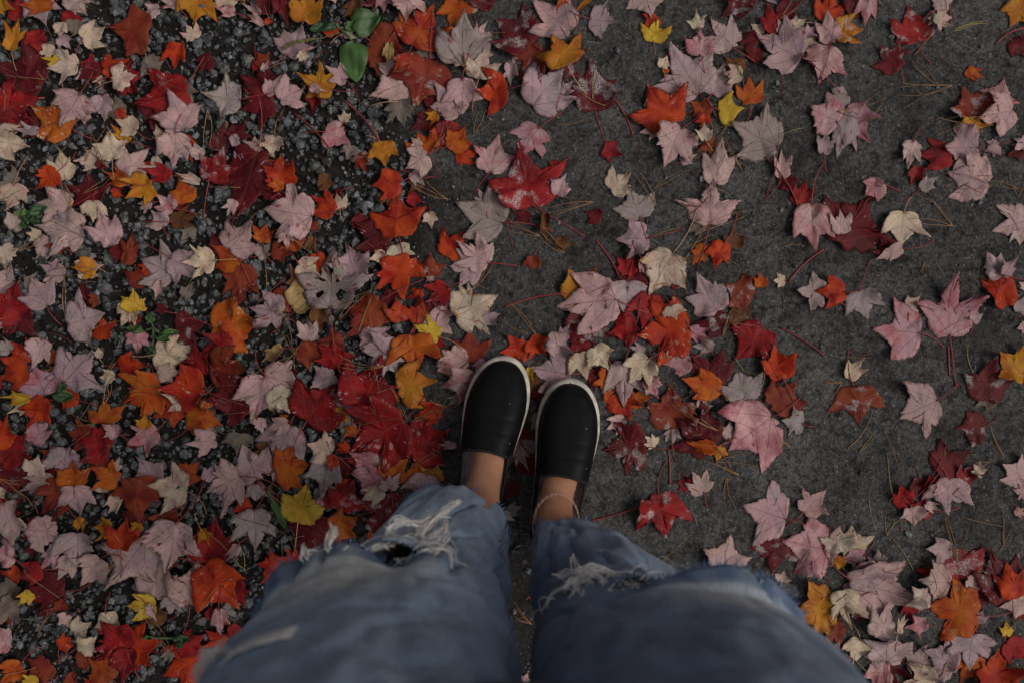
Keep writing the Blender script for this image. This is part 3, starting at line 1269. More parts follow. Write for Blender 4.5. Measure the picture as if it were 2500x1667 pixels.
HALF = np.array([(0, 1.0), (0.055, 0.86), (0.115, 0.76), (0.175, 0.675), (0.165, 0.60), (0.145, 0.515),
                 (0.25, 0.575), (0.36, 0.625), (0.54, 0.70), (0.505, 0.555), (0.475, 0.44), (0.405, 0.315),
                 (0.44, 0.275), (0.515, 0.215), (0.44, 0.105), (0.30, 0.015), (0.13, -0.035), (0.0, 0.0)])
HALF3 = np.array([(0, 1.0), (0.06, 0.87), (0.125, 0.755), (0.185, 0.66), (0.215, 0.585), (0.225, 0.525),
                  (0.32, 0.555), (0.43, 0.585), (0.60, 0.61), (0.555, 0.475), (0.51, 0.36), (0.455, 0.255),
                  (0.445, 0.20), (0.44, 0.135), (0.375, 0.045), (0.255, -0.02), (0.11, -0.035), (0.0, 0.0)])
LOBES = [(0, 1.0), (0.54, 0.70), (-0.54, 0.70), (0.515, 0.215), (-0.515, 0.215)]


def leaf_outline(rr, full, whole=False):
    """closed outline, anticlockwise from the tip, in leaf lengths; base at (0,0), tip at (0,1)"""
    depth = rr.uniform(0.55, 1.25)
    three = rr.random() < 0.72
    swing = rr.uniform(-0.12, 0.12)
    if whole: depth, three, swing = 1.25, True, -0.05
    sides = []
    for s in (1, -1):
        P = HALF3.copy() if three else HALF.copy()
        c = np.array([0.0, 0.36])
        for k in (4, 5): P[k] = c + (P[k] - c) * np.array([1.15, 1.0]) * (1.55 - 0.55 * depth)
        P[11] = c + (P[11] - c) * (1.28 - 0.28 * depth)
        lt = np.array([rr.uniform(-0.08, 0.06) - 0.3 * swing, rr.uniform(-0.05, 0.05) + swing])
        P[8] += lt; P[7] += lt * 0.6; P[9] += lt * 0.5
        bt = rr.uniform(-0.07, 0.05) if three else rr.uniform(-0.11, 0.06)
        P[13, 0] += bt; P[12, 0] += bt * 0.6; P[14, 0] += bt * 0.5
        if not full and not three: P[13, 0] -= 0.10
        P[:, 0] += np.array([0] + [rr.gauss(0, 0.011) for _ in range(16)] + [0])
        P[:, 1] += np.array([0] + [rr.gauss(0, 0.011) for _ in range(16)] + [0])
        if whole: P[8] += (0.09, -0.02); P[4:6, 0] *= 0.82; P[9] += (0.03, -0.02)
        P[:, 0] *= s
        sides.append(P)
    if rr.random() < 0.14 and not whole:                                      # a lobe torn off
        s_ = sides[rr.choice([0, 1])]; s_[7:10] = s_[7:10] * np.array([0.62, 0.8]) + np.array([0.0, 0.09])
    loop = np.vstack([sides[1], sides[0][::-1][1:-1]])       # tip, down the left side, up the right side
    out = []
    m = len(loop)
    amp = rr.uniform(0.5, 1.25)
    for k in range(m):
        a, b = loop[k], loop[(k + 1) % m]
        L = np.linalg.norm(b - a)
        steps = max(2, int(round(L / 0.036)))
        nrm = np.array([(b - a)[1], -(b - a)[0]]) / (L + 1e-9)
        near_base = min(np.hypot(*a), np.hypot(*b)) < 0.12
        for q in range(steps):
            f = q / steps
            p = a * (1 - f) + b * f
            if q > 0 and not near_base:
                sgn = 1.0 if q % 2 == 1 else -0.45
                p = p + nrm * sgn * amp * rr.uniform(0.006, 0.019)
            out.append(p)
    out = np.array(out)
    cc = np.array([0.0, 0.36])
    for _ in range(0 if whole else rr.choice([0, 0, 0, 1, 1, 2, 3])):              # bitten and ragged margins
        i0 = rr.randrange(len(out)); m_ = rr.randint(2, 6); dp = rr.uniform(0.12, 0.38)
        for q in range(-m_, m_ + 1):
            j = (i0 + q) % len(out)
            if np.hypot(*out[j]) < 0.15: continue
            out[j] = cc + (out[j] - cc) * (1 - dp * (0.5 + 0.5 * math.cos(math.pi * q / (m_ + 1))) * rr.uniform(0.75, 1.0))
    return out


def leaf_curl(rr, flat):
    cup = rr.uniform(-0.16, 0.24); fold = rr.gauss(0, 0.13); bend = rr.gauss(0, 0.16)
    tips = [rr.gauss(0.04, 0.20) for _ in LOBES]
    ox, oy = rr.uniform(0, 99), rr.uniform(0, 99)
    k = 0.35 if flat else 1.0

    def fn(x, y):
        z = cup * (x * x + (y - 0.4) ** 2) * 1.3 + fold * np.abs(x) + bend * (y - 0.4) ** 2
        for (lx, ly), t in zip(LOBES, tips):
            d = np.hypot(x - lx, y - ly)
            z = z + t * np.clip(1 - d / 0.5, 0, 1) ** 1.7
        z = z + (fbm(x * 2.6 + ox, y * 2.6 + oy, 3) - 0.5) * 0.24
        z = z - 0.016 * np.clip(1 - np.abs(x) / 0.05, 0, 1)
        return z * k
    return fn


def inside(poly, x, y):
    """even-odd test, x and y flat arrays"""
    c = np.zeros(len(x), bool)
    px, py = poly[:, 0], poly[:, 1]
    qx, qy = np.roll(px, 1), np.roll(py, 1)
    for a, b, e, f in zip(px, py, qx, qy):
        if b == f: continue
        hit = ((b > y) != (f > y))
        c ^= hit & (x < (e - a) * (y - b) / (f - b) + a)
    return c


def bil(A, x, y):
    fx = np.clip((x - RX0) / RES - 0.5, 0, RNX - 1.001); fy = np.clip((y - RY0) / RES - 0.5, 0, RNY - 1.001)
    i, j = fx.astype(int), fy.astype(int); fx, fy = fx - i, fy - j
    return (A[i, j] * (1 - fx) + A[i + 1, j] * fx) * (1 - fy) + (A[i, j + 1] * (1 - fx) + A[i + 1, j + 1] * fx) * fy


def soft(A):
    """max filter then blur: the surface a leaf drapes over"""
    B = np.pad(A, 2, mode='edge')
    mx = A.copy()
    for dx in range(5):
        for dy in range(5):
            if (dx - 2) ** 2 + (dy - 2) ** 2 <= 4:
                mx = np.maximum(mx, B[dx:dx + A.shape[0], dy:dy + A.shape[1]])
    for _ in range(2):
        P = np.pad(mx, 1, mode='edge')
        mx = (P[:-2, 1:-1] + P[2:, 1:-1] + P[1:-1, :-2] + P[1:-1, 2:] + 2 * P[1:-1, 1:-1]) / 6
    return mx


def jit(c, rr, a=0.12):
    k = 1 + rr.uniform(-a, a)
    return tuple(min(0.8, max(0.003, v * k * (1 + rr.uniform(-a * 0.4, a * 0.4)))) for v in c)


HOLES = {'H': [((-0.12, 0.30), 0.10), ((0.12, 0.42), 0.075), ((0.17, 0.22), 0.09), ((-0.02, 0.62), 0.055), ((-0.16, 0.42), 0.05)]}
RINGS = np.array([0.34, 0.62, 0.84, 1.0])


def build_leaf(idx, bx, by, tx, ty, w, code, lvl):
    """settle one leaf on the raster; returns its mesh data in world coordinates and its record"""
    rr = random.Random(idx * 7919 + 13)
    base = code
    flags = ''
    if code not in PAL:
        for f in ('S', 'R', 'H', 'C', 'T'):
            if code.endswith(f) and code[:-1] in PAL:
                base, flags = code[:-1], f
                break
    b0 = np.array([bx, by]); ax = np.array([tx - bx, ty - by])
    L = float(np.hypot(*ax)); fy = ax / L
    fx = np.array([fy[1], -fy[0]])
    whole = flags in ('T', 'C', 'H')
    curled = flags == 'C'
    wscale = w * 0.86
    O = leaf_outline(rr, w > 0.75, flags in ('T', 'C', 'H'))
    fn = leaf_curl(rr, False)
    if curled:
        f0 = fn
        fn = lambda x, y: f0(x, y) * 0.5 + 0.75 * np.clip(np.hypot(x, y) - 0.35, 0, 1) ** 1.6
    if w < 0.65:
        f1 = fn
        fn = lambda x, y: f1(x, y) + 0.30 * np.abs(x) ** 1.1      # narrow leaves are folded or rolled ones

    # raster cells under the leaf
    ext_ = L * max(1.05, 0.6 * wscale + 0.2) + 0.01
    mid = b0 + fy * L * 0.45
    i0 = max(int((mid[0] - ext_ - RX0) / RES), 2); i1 = min(int((mid[0] + ext_ - RX0) / RES) + 1, RNX - 2)
    j0 = max(int((mid[1] - ext_ - RY0) / RES), 2); j1 = min(int((mid[1] + ext_ - RY0) / RES) + 1, RNY - 2)
    if i1 - i0 < 3 or j1 - j0 < 3: return None
    gx_, gy_ = CX[i0:i1, j0:j1] - b0[0], CY[i0:i1, j0:j1] - b0[1]
    u = ((gx_ * fx[0] + gy_ * fx[1]) / (L * wscale)).ravel(); v = ((gx_ * fy[0] + gy_ * fy[1]) / L).ravel()
    ins = inside(O, u, v).reshape(gx_.shape)
    Hs = soft(H[i0:i1, j0:j1])
    if ins.sum() < 3: return None
    zc = fn(u, v).reshape(gx_.shape) * L
    off = np.quantile((Hs - zc)[ins], 0.62) + 0.0012
    znew = np.maximum(zc + off, Hs + 0.0009)
    trod = SHOE_CELLS[i0:i1, j0:j1]
    znew = np.where(trod, np.minimum(znew, 0.0055), znew)
    Hfull = H.copy() if False else None
    # the blade
    N = len(O)
    c = np.array([0.0, 0.36])
    pts = [c[None]] + [c + (O - c) * r for r in RINGS]
    UV = np.vstack(pts)
    K = len(UV)
    wx = b0[0] + (UV[:, 0] * L * wscale) * fx[0] + (UV[:, 1] * L) * fy[0]
    wy = b0[1] + (UV[:, 0] * L * wscale) * fx[1] + (UV[:, 1] * L) * fy[1]
    # sample the draped raster in the patch
    sx_ = np.clip((wx - (RX0 + i0 * RES)) / RES - 0.5, 0, Hs.shape[0] - 1.001); sy_ = np.clip((wy - (RY0 + j0 * RES)) / RES - 0.5, 0, Hs.shape[1] - 1.001)
    si, sj = sx_.astype(int), sy_.astype(int); fxx, fyy = sx_ - si, sy_ - sj
    hb = (Hs[si, sj] * (1 - fxx) + Hs[si + 1, sj] * fxx) * (1 - fyy) + (Hs[si, sj + 1] * (1 - fxx) + Hs[si + 1, sj + 1] * fxx) * fyy
    wz = np.maximum(fn(UV[:, 0], UV[:, 1]) * L + off, hb + 0.0010)
    ish = in_shoe(wx, wy, 0.005)
    wz = np.where(ish, np.minimum(wz, 0.0055 + 0.0012 * lvl), wz)
    H[i0:i1, j0:j1] = np.where(ins, np.maximum(H[i0:i1, j0:j1], znew), H[i0:i1, j0:j1])
    ID[i0:i1, j0:j1] = np.where(ins, idx, ID[i0:i1, j0:j1])
    # faces
    ring = lambda q: 1 + q * N + np.arange(N)
    r0 = ring(0)
    T = np.stack([np.zeros(N, int), r0, np.roll(r0, -1)], -1)
    Q = []
    for q in range(len(RINGS) - 1):
        a, b = ring(q), ring(q + 1)
        Q.append(np.stack([a, b, np.roll(b, -1), np.roll(a, -1)], -1))
    Q = np.vstack(Q)
    holes = HOLES['H'] if flags == 'H' else []
    nh = rr.choice([0, 0, 0, 1, 1, 2]) if base in 'PMNC' else rr.choice([0, 0, 0, 0, 1])
    holes = list(holes) + [((rr.uniform(-0.3, 0.3), rr.uniform(0.2, 0.7)), rr.uniform(0.015, 0.035)) for _ in range(nh)]
    top = np.stack([wx, wy, wz], -1)
    TH = 0.00035
    V = np.vstack([top, top - np.array([0, 0, TH])])
    rim = ring(len(RINGS) - 1)
    RQ = np.stack([rim, rim + K, np.roll(rim, -1) + K, np.roll(rim, -1)], -1)
    if holes:
        cq = UV[Q].mean(1)
        kill = np.zeros(len(Q), bool)
        for (hx, hy), hr in holes:
            if hr > 0.045:
                ang = np.arctan2(cq[:, 1] - hy, cq[:, 0] - hx)
                kill |= np.hypot(cq[:, 0] - hx, cq[:, 1] - hy) < hr * (1 + 0.25 * np.sin(3 * ang + hx * 40))
        Q = Q[~kill]
    VQ = np.vstack([Q, Q[:, ::-1] + K, RQ])
    VT = np.vstack([T, T[:, ::-1] + K])
    pal = PAL[base]
    tint = jit(pal[0], rr, 0.16); alt = jit(pal[1], rr, 0.16)
    if base in 'PM':
        q_ = rr.random()
        if q_ < 0.24: alt = jit((0.38, 0.13, 0.15), rr)
        elif q_ < 0.31: alt = jit((0.47, 0.33, 0.285), rr)
        elif q_ < 0.48: alt = jit((0.28, 0.19, 0.205), rr)
    if base in ('R', 'X') and not flags and rr.random() < 0.12: alt = jit((0.34, 0.06, 0.010), rr)
    if base == 'C' and rr.random() < 0.25: alt = jit((0.42, 0.24, 0.22), rr)
    back = jit(pal[4], rr)
    glare_mud = {'R': 1.0}.get(flags, 0.0)  # flag R: painted sky glare and dried mud at full strength
    if glare_mud == 0 and rr.random() < 0.12: glare_mud = rr.uniform(0.1, 0.4)
    speck = {'S': 0.62}.get(flags, pal[2] * rr.choice([0.3, 0.8, 1.2, 2.0]))
    sx2 = rr.uniform(-50, 50)
    A_uv = np.zeros((2 * K, 3)); A_uv[:, :2] = np.vstack([UV, UV]); A_uv[:, 2] = sx2
    A_t = np.ones((2 * K, 4)); A_t[:K, :3] = tint; A_t[K:, :3] = back
    A_a = np.ones((2 * K, 4)); A_a[:K, :3] = alt; A_a[K:, :3] = back
    A_d = np.ones((2 * K, 4)); A_d[:K, 0] = glare_mud; A_d[K:, 0] = 0; A_d[:, 1] = speck; A_d[:, 3] = np.tile(np.concatenate([[0.0], np.repeat(RINGS, N)]), 2); A_d[:K, 2] = pal[3]; A_d[K:, 2] = 1 - pal[3]
    # stalk
    stalk = None
    if rr.random() < (0.25 if lvl <= 0 else 0.72):
        sl = L * rr.uniform(0.55, 1.15)
        a0 = math.atan2(-fy[1], -fy[0]) + rr.gauss(0, 0.45)
        bendk = rr.gauss(0, 0.55)
        m = 9
        P = np.zeros((m, 3)); P[0] = (b0[0] + fy[0] * 0.002, b0[1] + fy[1] * 0.002, 0)
        for q in range(1, m):
            aa = a0 + bendk * (q / m) ** 1.3
            P[q, :2] = P[q - 1, :2] + sl / (m - 1) * np.array([math.cos(aa), math.sin(aa)])
        hz = bil(H, P[:, 0], P[:, 1])
        z0 = wz[np.argmin(np.hypot(UV[:, 0], UV[:, 1]))] + 0.0004
        arch = np.linspace(0, 1, m)
        P[:, 2] = np.maximum(hz + 0.0009, (z0 * (1 - arch) + hz[-1] * arch) + 0.006 * rr.random() * np.sin(arch * math.pi))
        P[0, 2] = z0
        sh_ = in_shoe(P[:, 0], P[:, 1], 0.003)
        if not sh_.any():
            rad_ = np.linspace(0.00075, 0.0006, m) * (0.75 + 0.35 * L / 0.08); rad_[-1] *= 1.6; rad_[-2] *= 1.25
            red = jit((0.26, 0.035, 0.035) if base not in ('C', 'Y', 'G', 'W', 'K') or rr.random() < 0.5 else (0.40, 0.22, 0.13), rr, 0.25)
            stalk = (P, rad_, red)
    return dict(V=V, Q=VQ, T=VT, uv=A_uv, t=A_t, a=A_a, d=A_d, stalk=stalk, base=base, flags=flags, L=L, w=w, lvl=lvl, loc=np.array([b0[0], b0[1], float(wz[0])]), idx=idx,
                mid=(b0 + fy * L * 0.45), tip=fy)


ID = np.full((RNX, RNY), -1, int)
recs = []
rows = []
for k, ln in enumerate(LEAVES.strip().split('\n')):
    p = ln.split()
    v = [float(q) for q in p[:5]]
    a_, b_ = W(v[0], v[1]), W(v[2], v[3])
    rows.append((int(p[6]), k, a_[0], a_[1], b_[0], b_[1], v[4], p[5]))
# litter that goes on past the picture's edges
cols_l = ['P', 'M', 'C', 'R', 'D', 'OR', 'O', 'G', 'N', 'X']
for k in range(170):
    side = rng.integers(0, 4)
    if side == 0: x, y = rng.uniform(-1.2, -0.84), rng.uniform(-0.85, 0.85)
    elif side == 1: x, y = rng.uniform(0.84, 1.2), rng.uniform(-0.85, 0.85)
    elif side == 2: x, y = rng.uniform(-1.1, 1.1), rng.uniform(0.585, 0.9)
    else: x, y = rng.uniform(-1.1, 1.1), rng.uniform(-0.9, -0.585)
    if x > 0.2 and rng.random() < 0.45: continue
    a_ = rng.uniform(0, 6.28); L_ = rng.uniform(0.035, 0.085)
    rows.append((int(rng.integers(0, 3)), 1000 + k, x, y, x + L_ * math.cos(a_), y + L_ * math.sin(a_), rng.uniform(0.8, 1.35), cols_l[rng.integers(0, 10)]))
# scraps and half-rotted bits under the whole leaves, thickest on the gravel
for k in range(330):
    x, y = rng.uniform(-0.86, 0.80), rng.uniform(-0.56, 0.56)
    if rng.random() > (0.95 if x < -0.12 else 0.14 if x < 0.3 else 0.10): continue
    if in_shoe(np.array([x]), np.array([y]), 0.03)[0]: continue
    a_ = rng.uniform(0, 6.28); L_ = rng.uniform(0.018, 0.046)
    rows.append((-1, 1300 + k, x, y, x + L_ * math.cos(a_), y + L_ * math.sin(a_), rng.uniform(0.6, 1.3), ['D', 'X', 'B', 'R', 'W', 'D', 'X', 'P', 'N', 'C', 'OR'][rng.integers(0, 11)]))
rows.sort(key=lambda q: (q[0], q[1]))
for lvl, k, bx, by, tx, ty, w, code in rows:
    r = build_leaf(k, bx, by, tx, ty, w, code, lvl)
    if r: recs.append(r)

# how much of each leaf the picture shows
def in_poly_px(poly):
    px = (CX * PXM + 1250).ravel(); py = (833.5 - CY * PXM).ravel()
    return inside(np.array(poly, float), px, py).reshape(CX.shape)


COVER = in_poly_px([(994, 1250), (1145, 1187), (1205, 1250), (1240, 1360), (1276, 1667), (457, 1667), (600, 1480), (800, 1350)]) \
    | in_poly_px([(1303, 1310), (1395, 1262), (1450, 1290), (1598, 1370), (1790, 1445), (1975, 1570), (2105, 1667), (1302, 1667)]) | in_shoe(CX, CY, 0.0) \
    | (np.abs(CX) > 0.775) | (np.abs(CY) > 0.5165)
vis = np.bincount(ID[(~COVER) & (ID >= 0)], minlength=2000)
for r in recs: r['vis'] = int(vis[r['idx']])
shown = sorted([r for r in recs if r['idx'] < 1000], key=lambda q: -q['vis'])
single = {r['idx'] for r in shown[:300] if r['vis'] > 6}

# ---- labels: what a leaf looks like and where it lies, from things one can find
def PX(p): return np.array([p[0] * PXM + 1250, 833.5 - p[1] * PXM])


ANCHORS = [  # found by eye: (picture x, y, short name)
    (1193, 960, 'left shoe'), (1395, 1010, 'right shoe'), (880, 100, 'green plantain'), (1273, 430, 'largest red leaf'),
    (828, 680, 'pink leaf full of holes'), (1602, 75, 'yellow leaf at top edge'), (1735, 500, 'star-shaped pink leaf'),
    (2312, 735, 'curled-up mauve leaf'), (820, 1370, 'torn left knee'), (1790, 1440, 'torn right knee'), (745, 1222, 'yellow leaf beside left hem'),
    (20, 20, 'top left corner'), (2480, 20, 'top right corner'), (20, 1650, 'bottom left corner'), (2480, 1650, 'bottom right corner'),
    (20, 600, 'left edge middle'), (2480, 640, 'right edge middle'), (350, 480, 'golden leaf on gravel'),
    (335, 735, 'yellow leaf amid gravel'), (605, 480, 'widest dark red leaf'), (1200, 220, 'top orange-red leaf'),
    (1390, 130, 'spotted golden leaf near top'), (1975, 95, 'doubled pink leaf near top'), (2190, 60, 'top-right wet red leaf'),
    (2200, 540, 'cream leaf on bare dirt'), (975, 660, 'red five-lobed leaf'), (1160, 745, 'speckled cream leaf'), (1430, 740, 'pink leaf pointing left'),
    (1590, 880, 'cream leaf beside right toe'), (1700, 920, 'dark red orange-lobed leaf'), (1850, 1050, 'largest pink leaf right of shoes'),
    (2050, 980, 'wet dark star leaf'), (2310, 1180, 'pink leaf on red pile'), (2050, 1480, 'golden leaf beside right leg'),
    (2310, 1480, 'big lower-right orange leaf'), (2330, 1350, 'lower-right wet red leaf'), (60, 30, 'top left corner'),
    (430, 1380, 'pink leaf left of thigh'), (330, 1470, 'lower-left yellow leaf'), (240, 1360, 'lower-left bright pink leaf'),
    (110, 1120, 'lower-left cream leaf'), (280, 1090, 'red leaf on left gravel'), (560, 1180, 'broad pink leaf by left hem'),
    (650, 940, 'long-stalked pink leaf'), (780, 990, 'red two-lobed leaf'), (950, 1060, 'red leaf left of shoes'),
    (150, 790, 'left-edge mauve leaf'), (170, 160, 'upper-left cream leaf'), (430, 290, 'upper-left pink leaf'), (300, 350, 'notched cream leaf'),
    (690, 90, 'golden leaf at top'), (1130, 100, 'top greyish pink leaf'), (1700, 170, 'top large mauve leaf'), (1880, 330, 'greyish leaf on dirt'),
    (2100, 280, 'pine needle fan'), (1560, 660, 'grey-blotched cream leaf'),
]
DIRS = ['right of', 'upper right of', 'above', 'upper left of', 'left of', 'lower left of', 'below', 'lower right of']


def place_words(p, seen):
    q = PX(p)
    best = min(ANCHORS, key=lambda a: (a[0] - q[0]) ** 2 + (a[1] - q[1]) ** 2)
    dx, dy = q[0] - best[0], -(q[1] - best[1])
    d = math.hypot(dx, dy)
    dr = DIRS[int(round(math.atan2(dy, dx) / (math.pi / 4))) % 8]
    return best, d, dr


def size_word(L):
    c = L * 100
    return 'tiny' if c < 3.2 else 'small' if c < 5 else 'medium' if c < 7.2 else 'large' if c < 9.5 else 'very large'


def look_words(r):
    f = ''
    if r['flags'] == 'S': f = 'spotted '
    elif r['flags'] == 'R': f = 'glare-and-mud-streaked '
    elif r['flags'] == 'H': f = 'holed '
    elif r['flags'] == 'C': f = 'curled-up '
    elif r['w'] < 0.65: f = 'narrow folded '
    return size_word(r['L']) + ' ' + f + WORD[r['base']]


HAND = {}
def name_hand(px, py, text):
    best = min((r for r in recs if r['idx'] in single), key=lambda r: np.hypot(*(PX(r['mid']) - np.array([px, py]))))
    HAND[best['idx']] = text


for px, py, tx_ in [
    (1273, 430, 'largest glare-and-mud-streaked bright red maple leaf on the dirt above the shoes'),
    (828, 680, 'greyish pink maple leaf eaten through by big holes, left of centre'),
    (1602, 75, 'small spotted yellow maple leaf with long stalk by the top edge'),
    (1735, 500, 'star-shaped pale pink maple leaf lying alone on bare dirt'),
    (2312, 735, 'mauve maple leaf with lobes curled upright casting a dark shadow'),
    (750, 1215, 'spotted yellow maple leaf beside the frayed left hem'),
    (1200, 225, 'bright orange-red maple leaf lying on cream leaves near the top'),
    (1385, 130, 'dark-spotted golden maple leaf just below the top edge'),
    (1160, 745, 'speckled cream maple leaf above the toe of the left shoe'),
    (2200, 550, 'wide cream maple leaf alone on bare dirt at the right'),
    (2470, 1480, 'golden maple leaf') if False else (1975, 1490, 'golden maple leaf with orange veins beside the right thigh'),
    (2310, 1490, 'big glossy orange maple leaf at lower right on mauve leaves'),
    (340, 480, 'golden maple leaf with dark brown spots on the gravel'),
    (331, 735, 'yellow maple leaf with brown streak amid the left gravel'),
    (335, 1472, 'curled yellow maple leaf with black spots at lower left'),
]:
    name_hand(px, py, tx_)

# an anchor that is itself a leaf takes its own name; one that matches no leaf is dropped
TOK = [('orange-red', ('OR',)), ('dark red', ('D',)), ('wet dark', ('D', 'X')), ('red', ('R', 'D', 'OR', 'X')), ('greyish', ('N',)), ('pink', ('P', 'N')), ('cream', ('C',)), ('mauve', ('M',)), ('golden', ('G',)), ('yellow', ('Y',)), ('orange', ('O', 'OR'))]
kept = []
for ax_, ay_, nm in ANCHORS:
    if 'lea' not in nm or 'fan' in nm:
        kept.append((ax_, ay_, nm)); continue
    hand = [r for r in recs if r['idx'] in HAND and np.hypot(*(PX(r['mid']) - np.array([ax_, ay_]))) < 40]
    if hand:
        q = PX(hand[0]['mid']); kept.append((q[0], q[1], nm)); continue
    codes = min(((nm.find(t_), -len(t_), cs) for t_, cs in TOK if t_ in nm), default=(0, 0, None))[2]
    cand = [r for r in recs if r['idx'] in single and r['idx'] not in HAND and (codes is None or r['base'] in codes) and np.hypot(*(PX(r['mid']) - np.array([ax_, ay_]))) < 75]
    if not cand: continue
    best = max(cand, key=lambda r: r['vis'] - 3 * np.hypot(*(PX(r['mid']) - np.array([ax_, ay_]))))
    q = PX(best['mid']); kept.append((q[0], q[1], nm))
    HAND[best['idx']] = nm.replace('leaves', 'leaf').replace('leaf', 'maple leaf', 1) + ', ' + size_word(best['L']) + ' and ' + WORD[best['base']]
ANCHORS = kept
groups = {}
for r in recs:
    if r['idx'] in single and r['idx'] not in HAND:
        best, d, dr = place_words(r['mid'], None)
        near = d < 45
        key = (look_words(r), 'beside' if near else dr, best[2])
        groups.setdefault(key, []).append((d, r))
LABEL = dict(HAND)

ORD = ['nearest', 'second-nearest', 'third-nearest', 'fourth-nearest', 'fifth-nearest', 'sixth-nearest']
for (lw, dr, an), lst in groups.items():
    lst.sort(key=lambda q: q[0])
    for k, (d, r) in enumerate(lst):
        the = '' if an.startswith('middle') and False else 'the '
        base_l = '%s maple leaf %s %s%s' % (lw, dr, the, an)
        if len(lst) > 1: base_l = '%s, %s' % (base_l, ORD[min(k, 5)])
        LABEL[r['idx']] = base_l

bag = Bag(); sbag = Bag()
for r in recs:
    if r['idx'] in single:
        loc = r['loc']
        F = [r['Q'], r['T']]
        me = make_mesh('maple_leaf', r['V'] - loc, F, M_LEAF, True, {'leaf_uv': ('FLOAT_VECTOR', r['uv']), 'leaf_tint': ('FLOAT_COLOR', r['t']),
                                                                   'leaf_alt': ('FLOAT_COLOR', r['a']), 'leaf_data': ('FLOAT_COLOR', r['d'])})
        o = link(bpy.data.objects.new('maple_leaf', me))
        o.location = loc
        set_props(o, LABEL[r['idx']], 'leaf', 'fallen maple leaves')
        if r['stalk']:
            P, rd_, c = r['stalk']
            V, Q, T = tube(P - loc, rd_, 6)
            link(bpy.data.objects.new('leaf_stalk', make_mesh('leaf_stalk', V, [Q, T], M_PETIOLE, True, {'tone': ('FLOAT_COLOR', np.broadcast_to(np.array(c + (1,)), (len(V), 4)))})), o)
    else:
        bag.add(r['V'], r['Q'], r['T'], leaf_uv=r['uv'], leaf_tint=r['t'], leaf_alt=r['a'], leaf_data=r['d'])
        if r['stalk']:
            P, rd_, c = r['stalk']
            V, Q, T = tube(P, rd_, 5)
            sbag.add(V, Q, T, tone=np.array([c + (1,)]))
lit = link(bpy.data.objects.new('leaf_litter', bag.mesh('leaf_litter', M_LEAF)))
set_props(lit, 'smaller and half-buried autumn leaves filling in between the whole ones', 'leaf litter', None, 'stuff')
st_ = link(bpy.data.objects.new('stalks', sbag.mesh('stalks', M_PETIOLE)), lit)
set_props(st_, kind='stuff')

# ---------------------------------------------------------------- pine needles, loose stalks, green weeds
NEEDLES = """117 199 5 186 96 177
215 399 234 309 262 306
269 412 197 359 221 319
657 48 646 13
778 149 782 176 801 176 795 170
508 269 513 367 503 372
673 330 690 269
1149 181 1096 112 1082 149 1101 176
1157 330 1186 269 1170 274 1210 285
1048 380 1085 298 1106 298
1447 245 1476 157 1457 162
1476 261 1375 186
1426 293 1351 302
1899 51 1973 0 1957 5 1936 -11
1814 215 1755 130 1782 133 1824 191
1774 306 1707 367 1737 319 1673 399
1809 415 1761 332 1771 340
2316 85 2410 53 2399 56 2415 61
2229 138 2271 82 2266 85
2323 210 2191 205 2189 218 2186 234 2205 266
2289 213 2218 141 2229 149 2221 157
2037 277 2146 226 2154 245 2170 287
2367 295 2279 335 2290 298
176 507 160 428 152 433 170 449
210 476 287 425 282 422
32 614 120 577 114 569
24 670 0 608 5 638 0 627
157 789 160 656 168 640 149 723
237 659 106 672 112 667
221 811 303 784
652 699 645 598
827 784 926 691 899 712
878 811 923 696 907 736
684 747 713 832 697 771
1093 487 1000 444 1005 452 1037 441
1447 494 1343 509 1335 521 1346 529
1316 577 1231 547 1229 561 1202 513
1378 618 1301 539 1316 577 1295 537
1141 718 1213 627 1191 646 1176 718
1309 819 1226 731 1239 728
1287 813 1218 773
1592 464 1665 417 1676 417
1601 505 1543 420 1559 420
1694 573 1824 515 1816 531
1586 583 1660 558
1766 821 1785 757 1774 773 1787 763
1910 603 1965 601
1668 638 1713 566
2323 553 2237 476 2250 470 2215 537 2245 547
2415 457 2298 425 2293 449
2481 462 2410 444 2412 452
2258 638 2245 667 2253 670
2484 481 2500 417 2463 417
258 991 290 869 279 871 277 922 258 914
145 951 218 866 197 858
239 1033 141 991 149 1036
0 1164 88 1249 85 1161 53 1180
721 869 686 807 699 818 718 813 625 914
949 890 819 859 830 881 827 893
992 1020 952 940 960 946 981 1031
1000 1033 1077 972 1088 999 1093 991
1051 978 1117 1004 1114 994 1120 1007
1000 1140 1088 1092 1080 1089
1750 1049 1633 980 1641 970 1660 967
1745 1127 1835 1105 1856 1140
1803 1158 1713 1121 1745 1127
1814 903 1787 863 1859 919
1928 1087 1891 1071 1894 1081
1774 1164 1793 1233 1774 1249
2055 934 2000 919 2000 940 2000 994 2005 927
2069 1092 2130 996
2096 1103 2138 1049 2136 1060
2415 1128 2364 1121 2394 1143
2449 1113 2410 1031 2418 1036
2372 908 2356 834 2362 839
2173 1225 2165 1108
93 1543 141 1476 122 1484 133 1481
420 1585 356 1489 372 1500 367 1516
149 1455 66 1386
274 1394 301 1332 293 1338
600 1391 516 1303 564 1279 572 1356
723 1338 673 1290 710 1282 718 1298
1298 1524 1255 1505 1258 1513 1255 1468 1261 1484
1306 1305 1231 1298
2336 1370 2301 1250 2316 1285 2306 1255
2449 1330 2447 1250 2457 1250 2439 1348 2467 1290
2231 1396 2170 1306
2165 1306 2184 1263 2197 1266 2162 1255
2332 1636 2197 1614"""


def rest(P, lift=0.0009):
    P = np.asarray(P, float)
    z = bil(H, P[:, 0], P[:, 1]) + lift
    zz = z.copy()
    for _ in range(6):                       # stiff: bridges the hollows
        zz[1:-1] = np.maximum(z[1:-1], (zz[:-2] + zz[2:]) / 2)
    P[:, 2] = zz
    return P


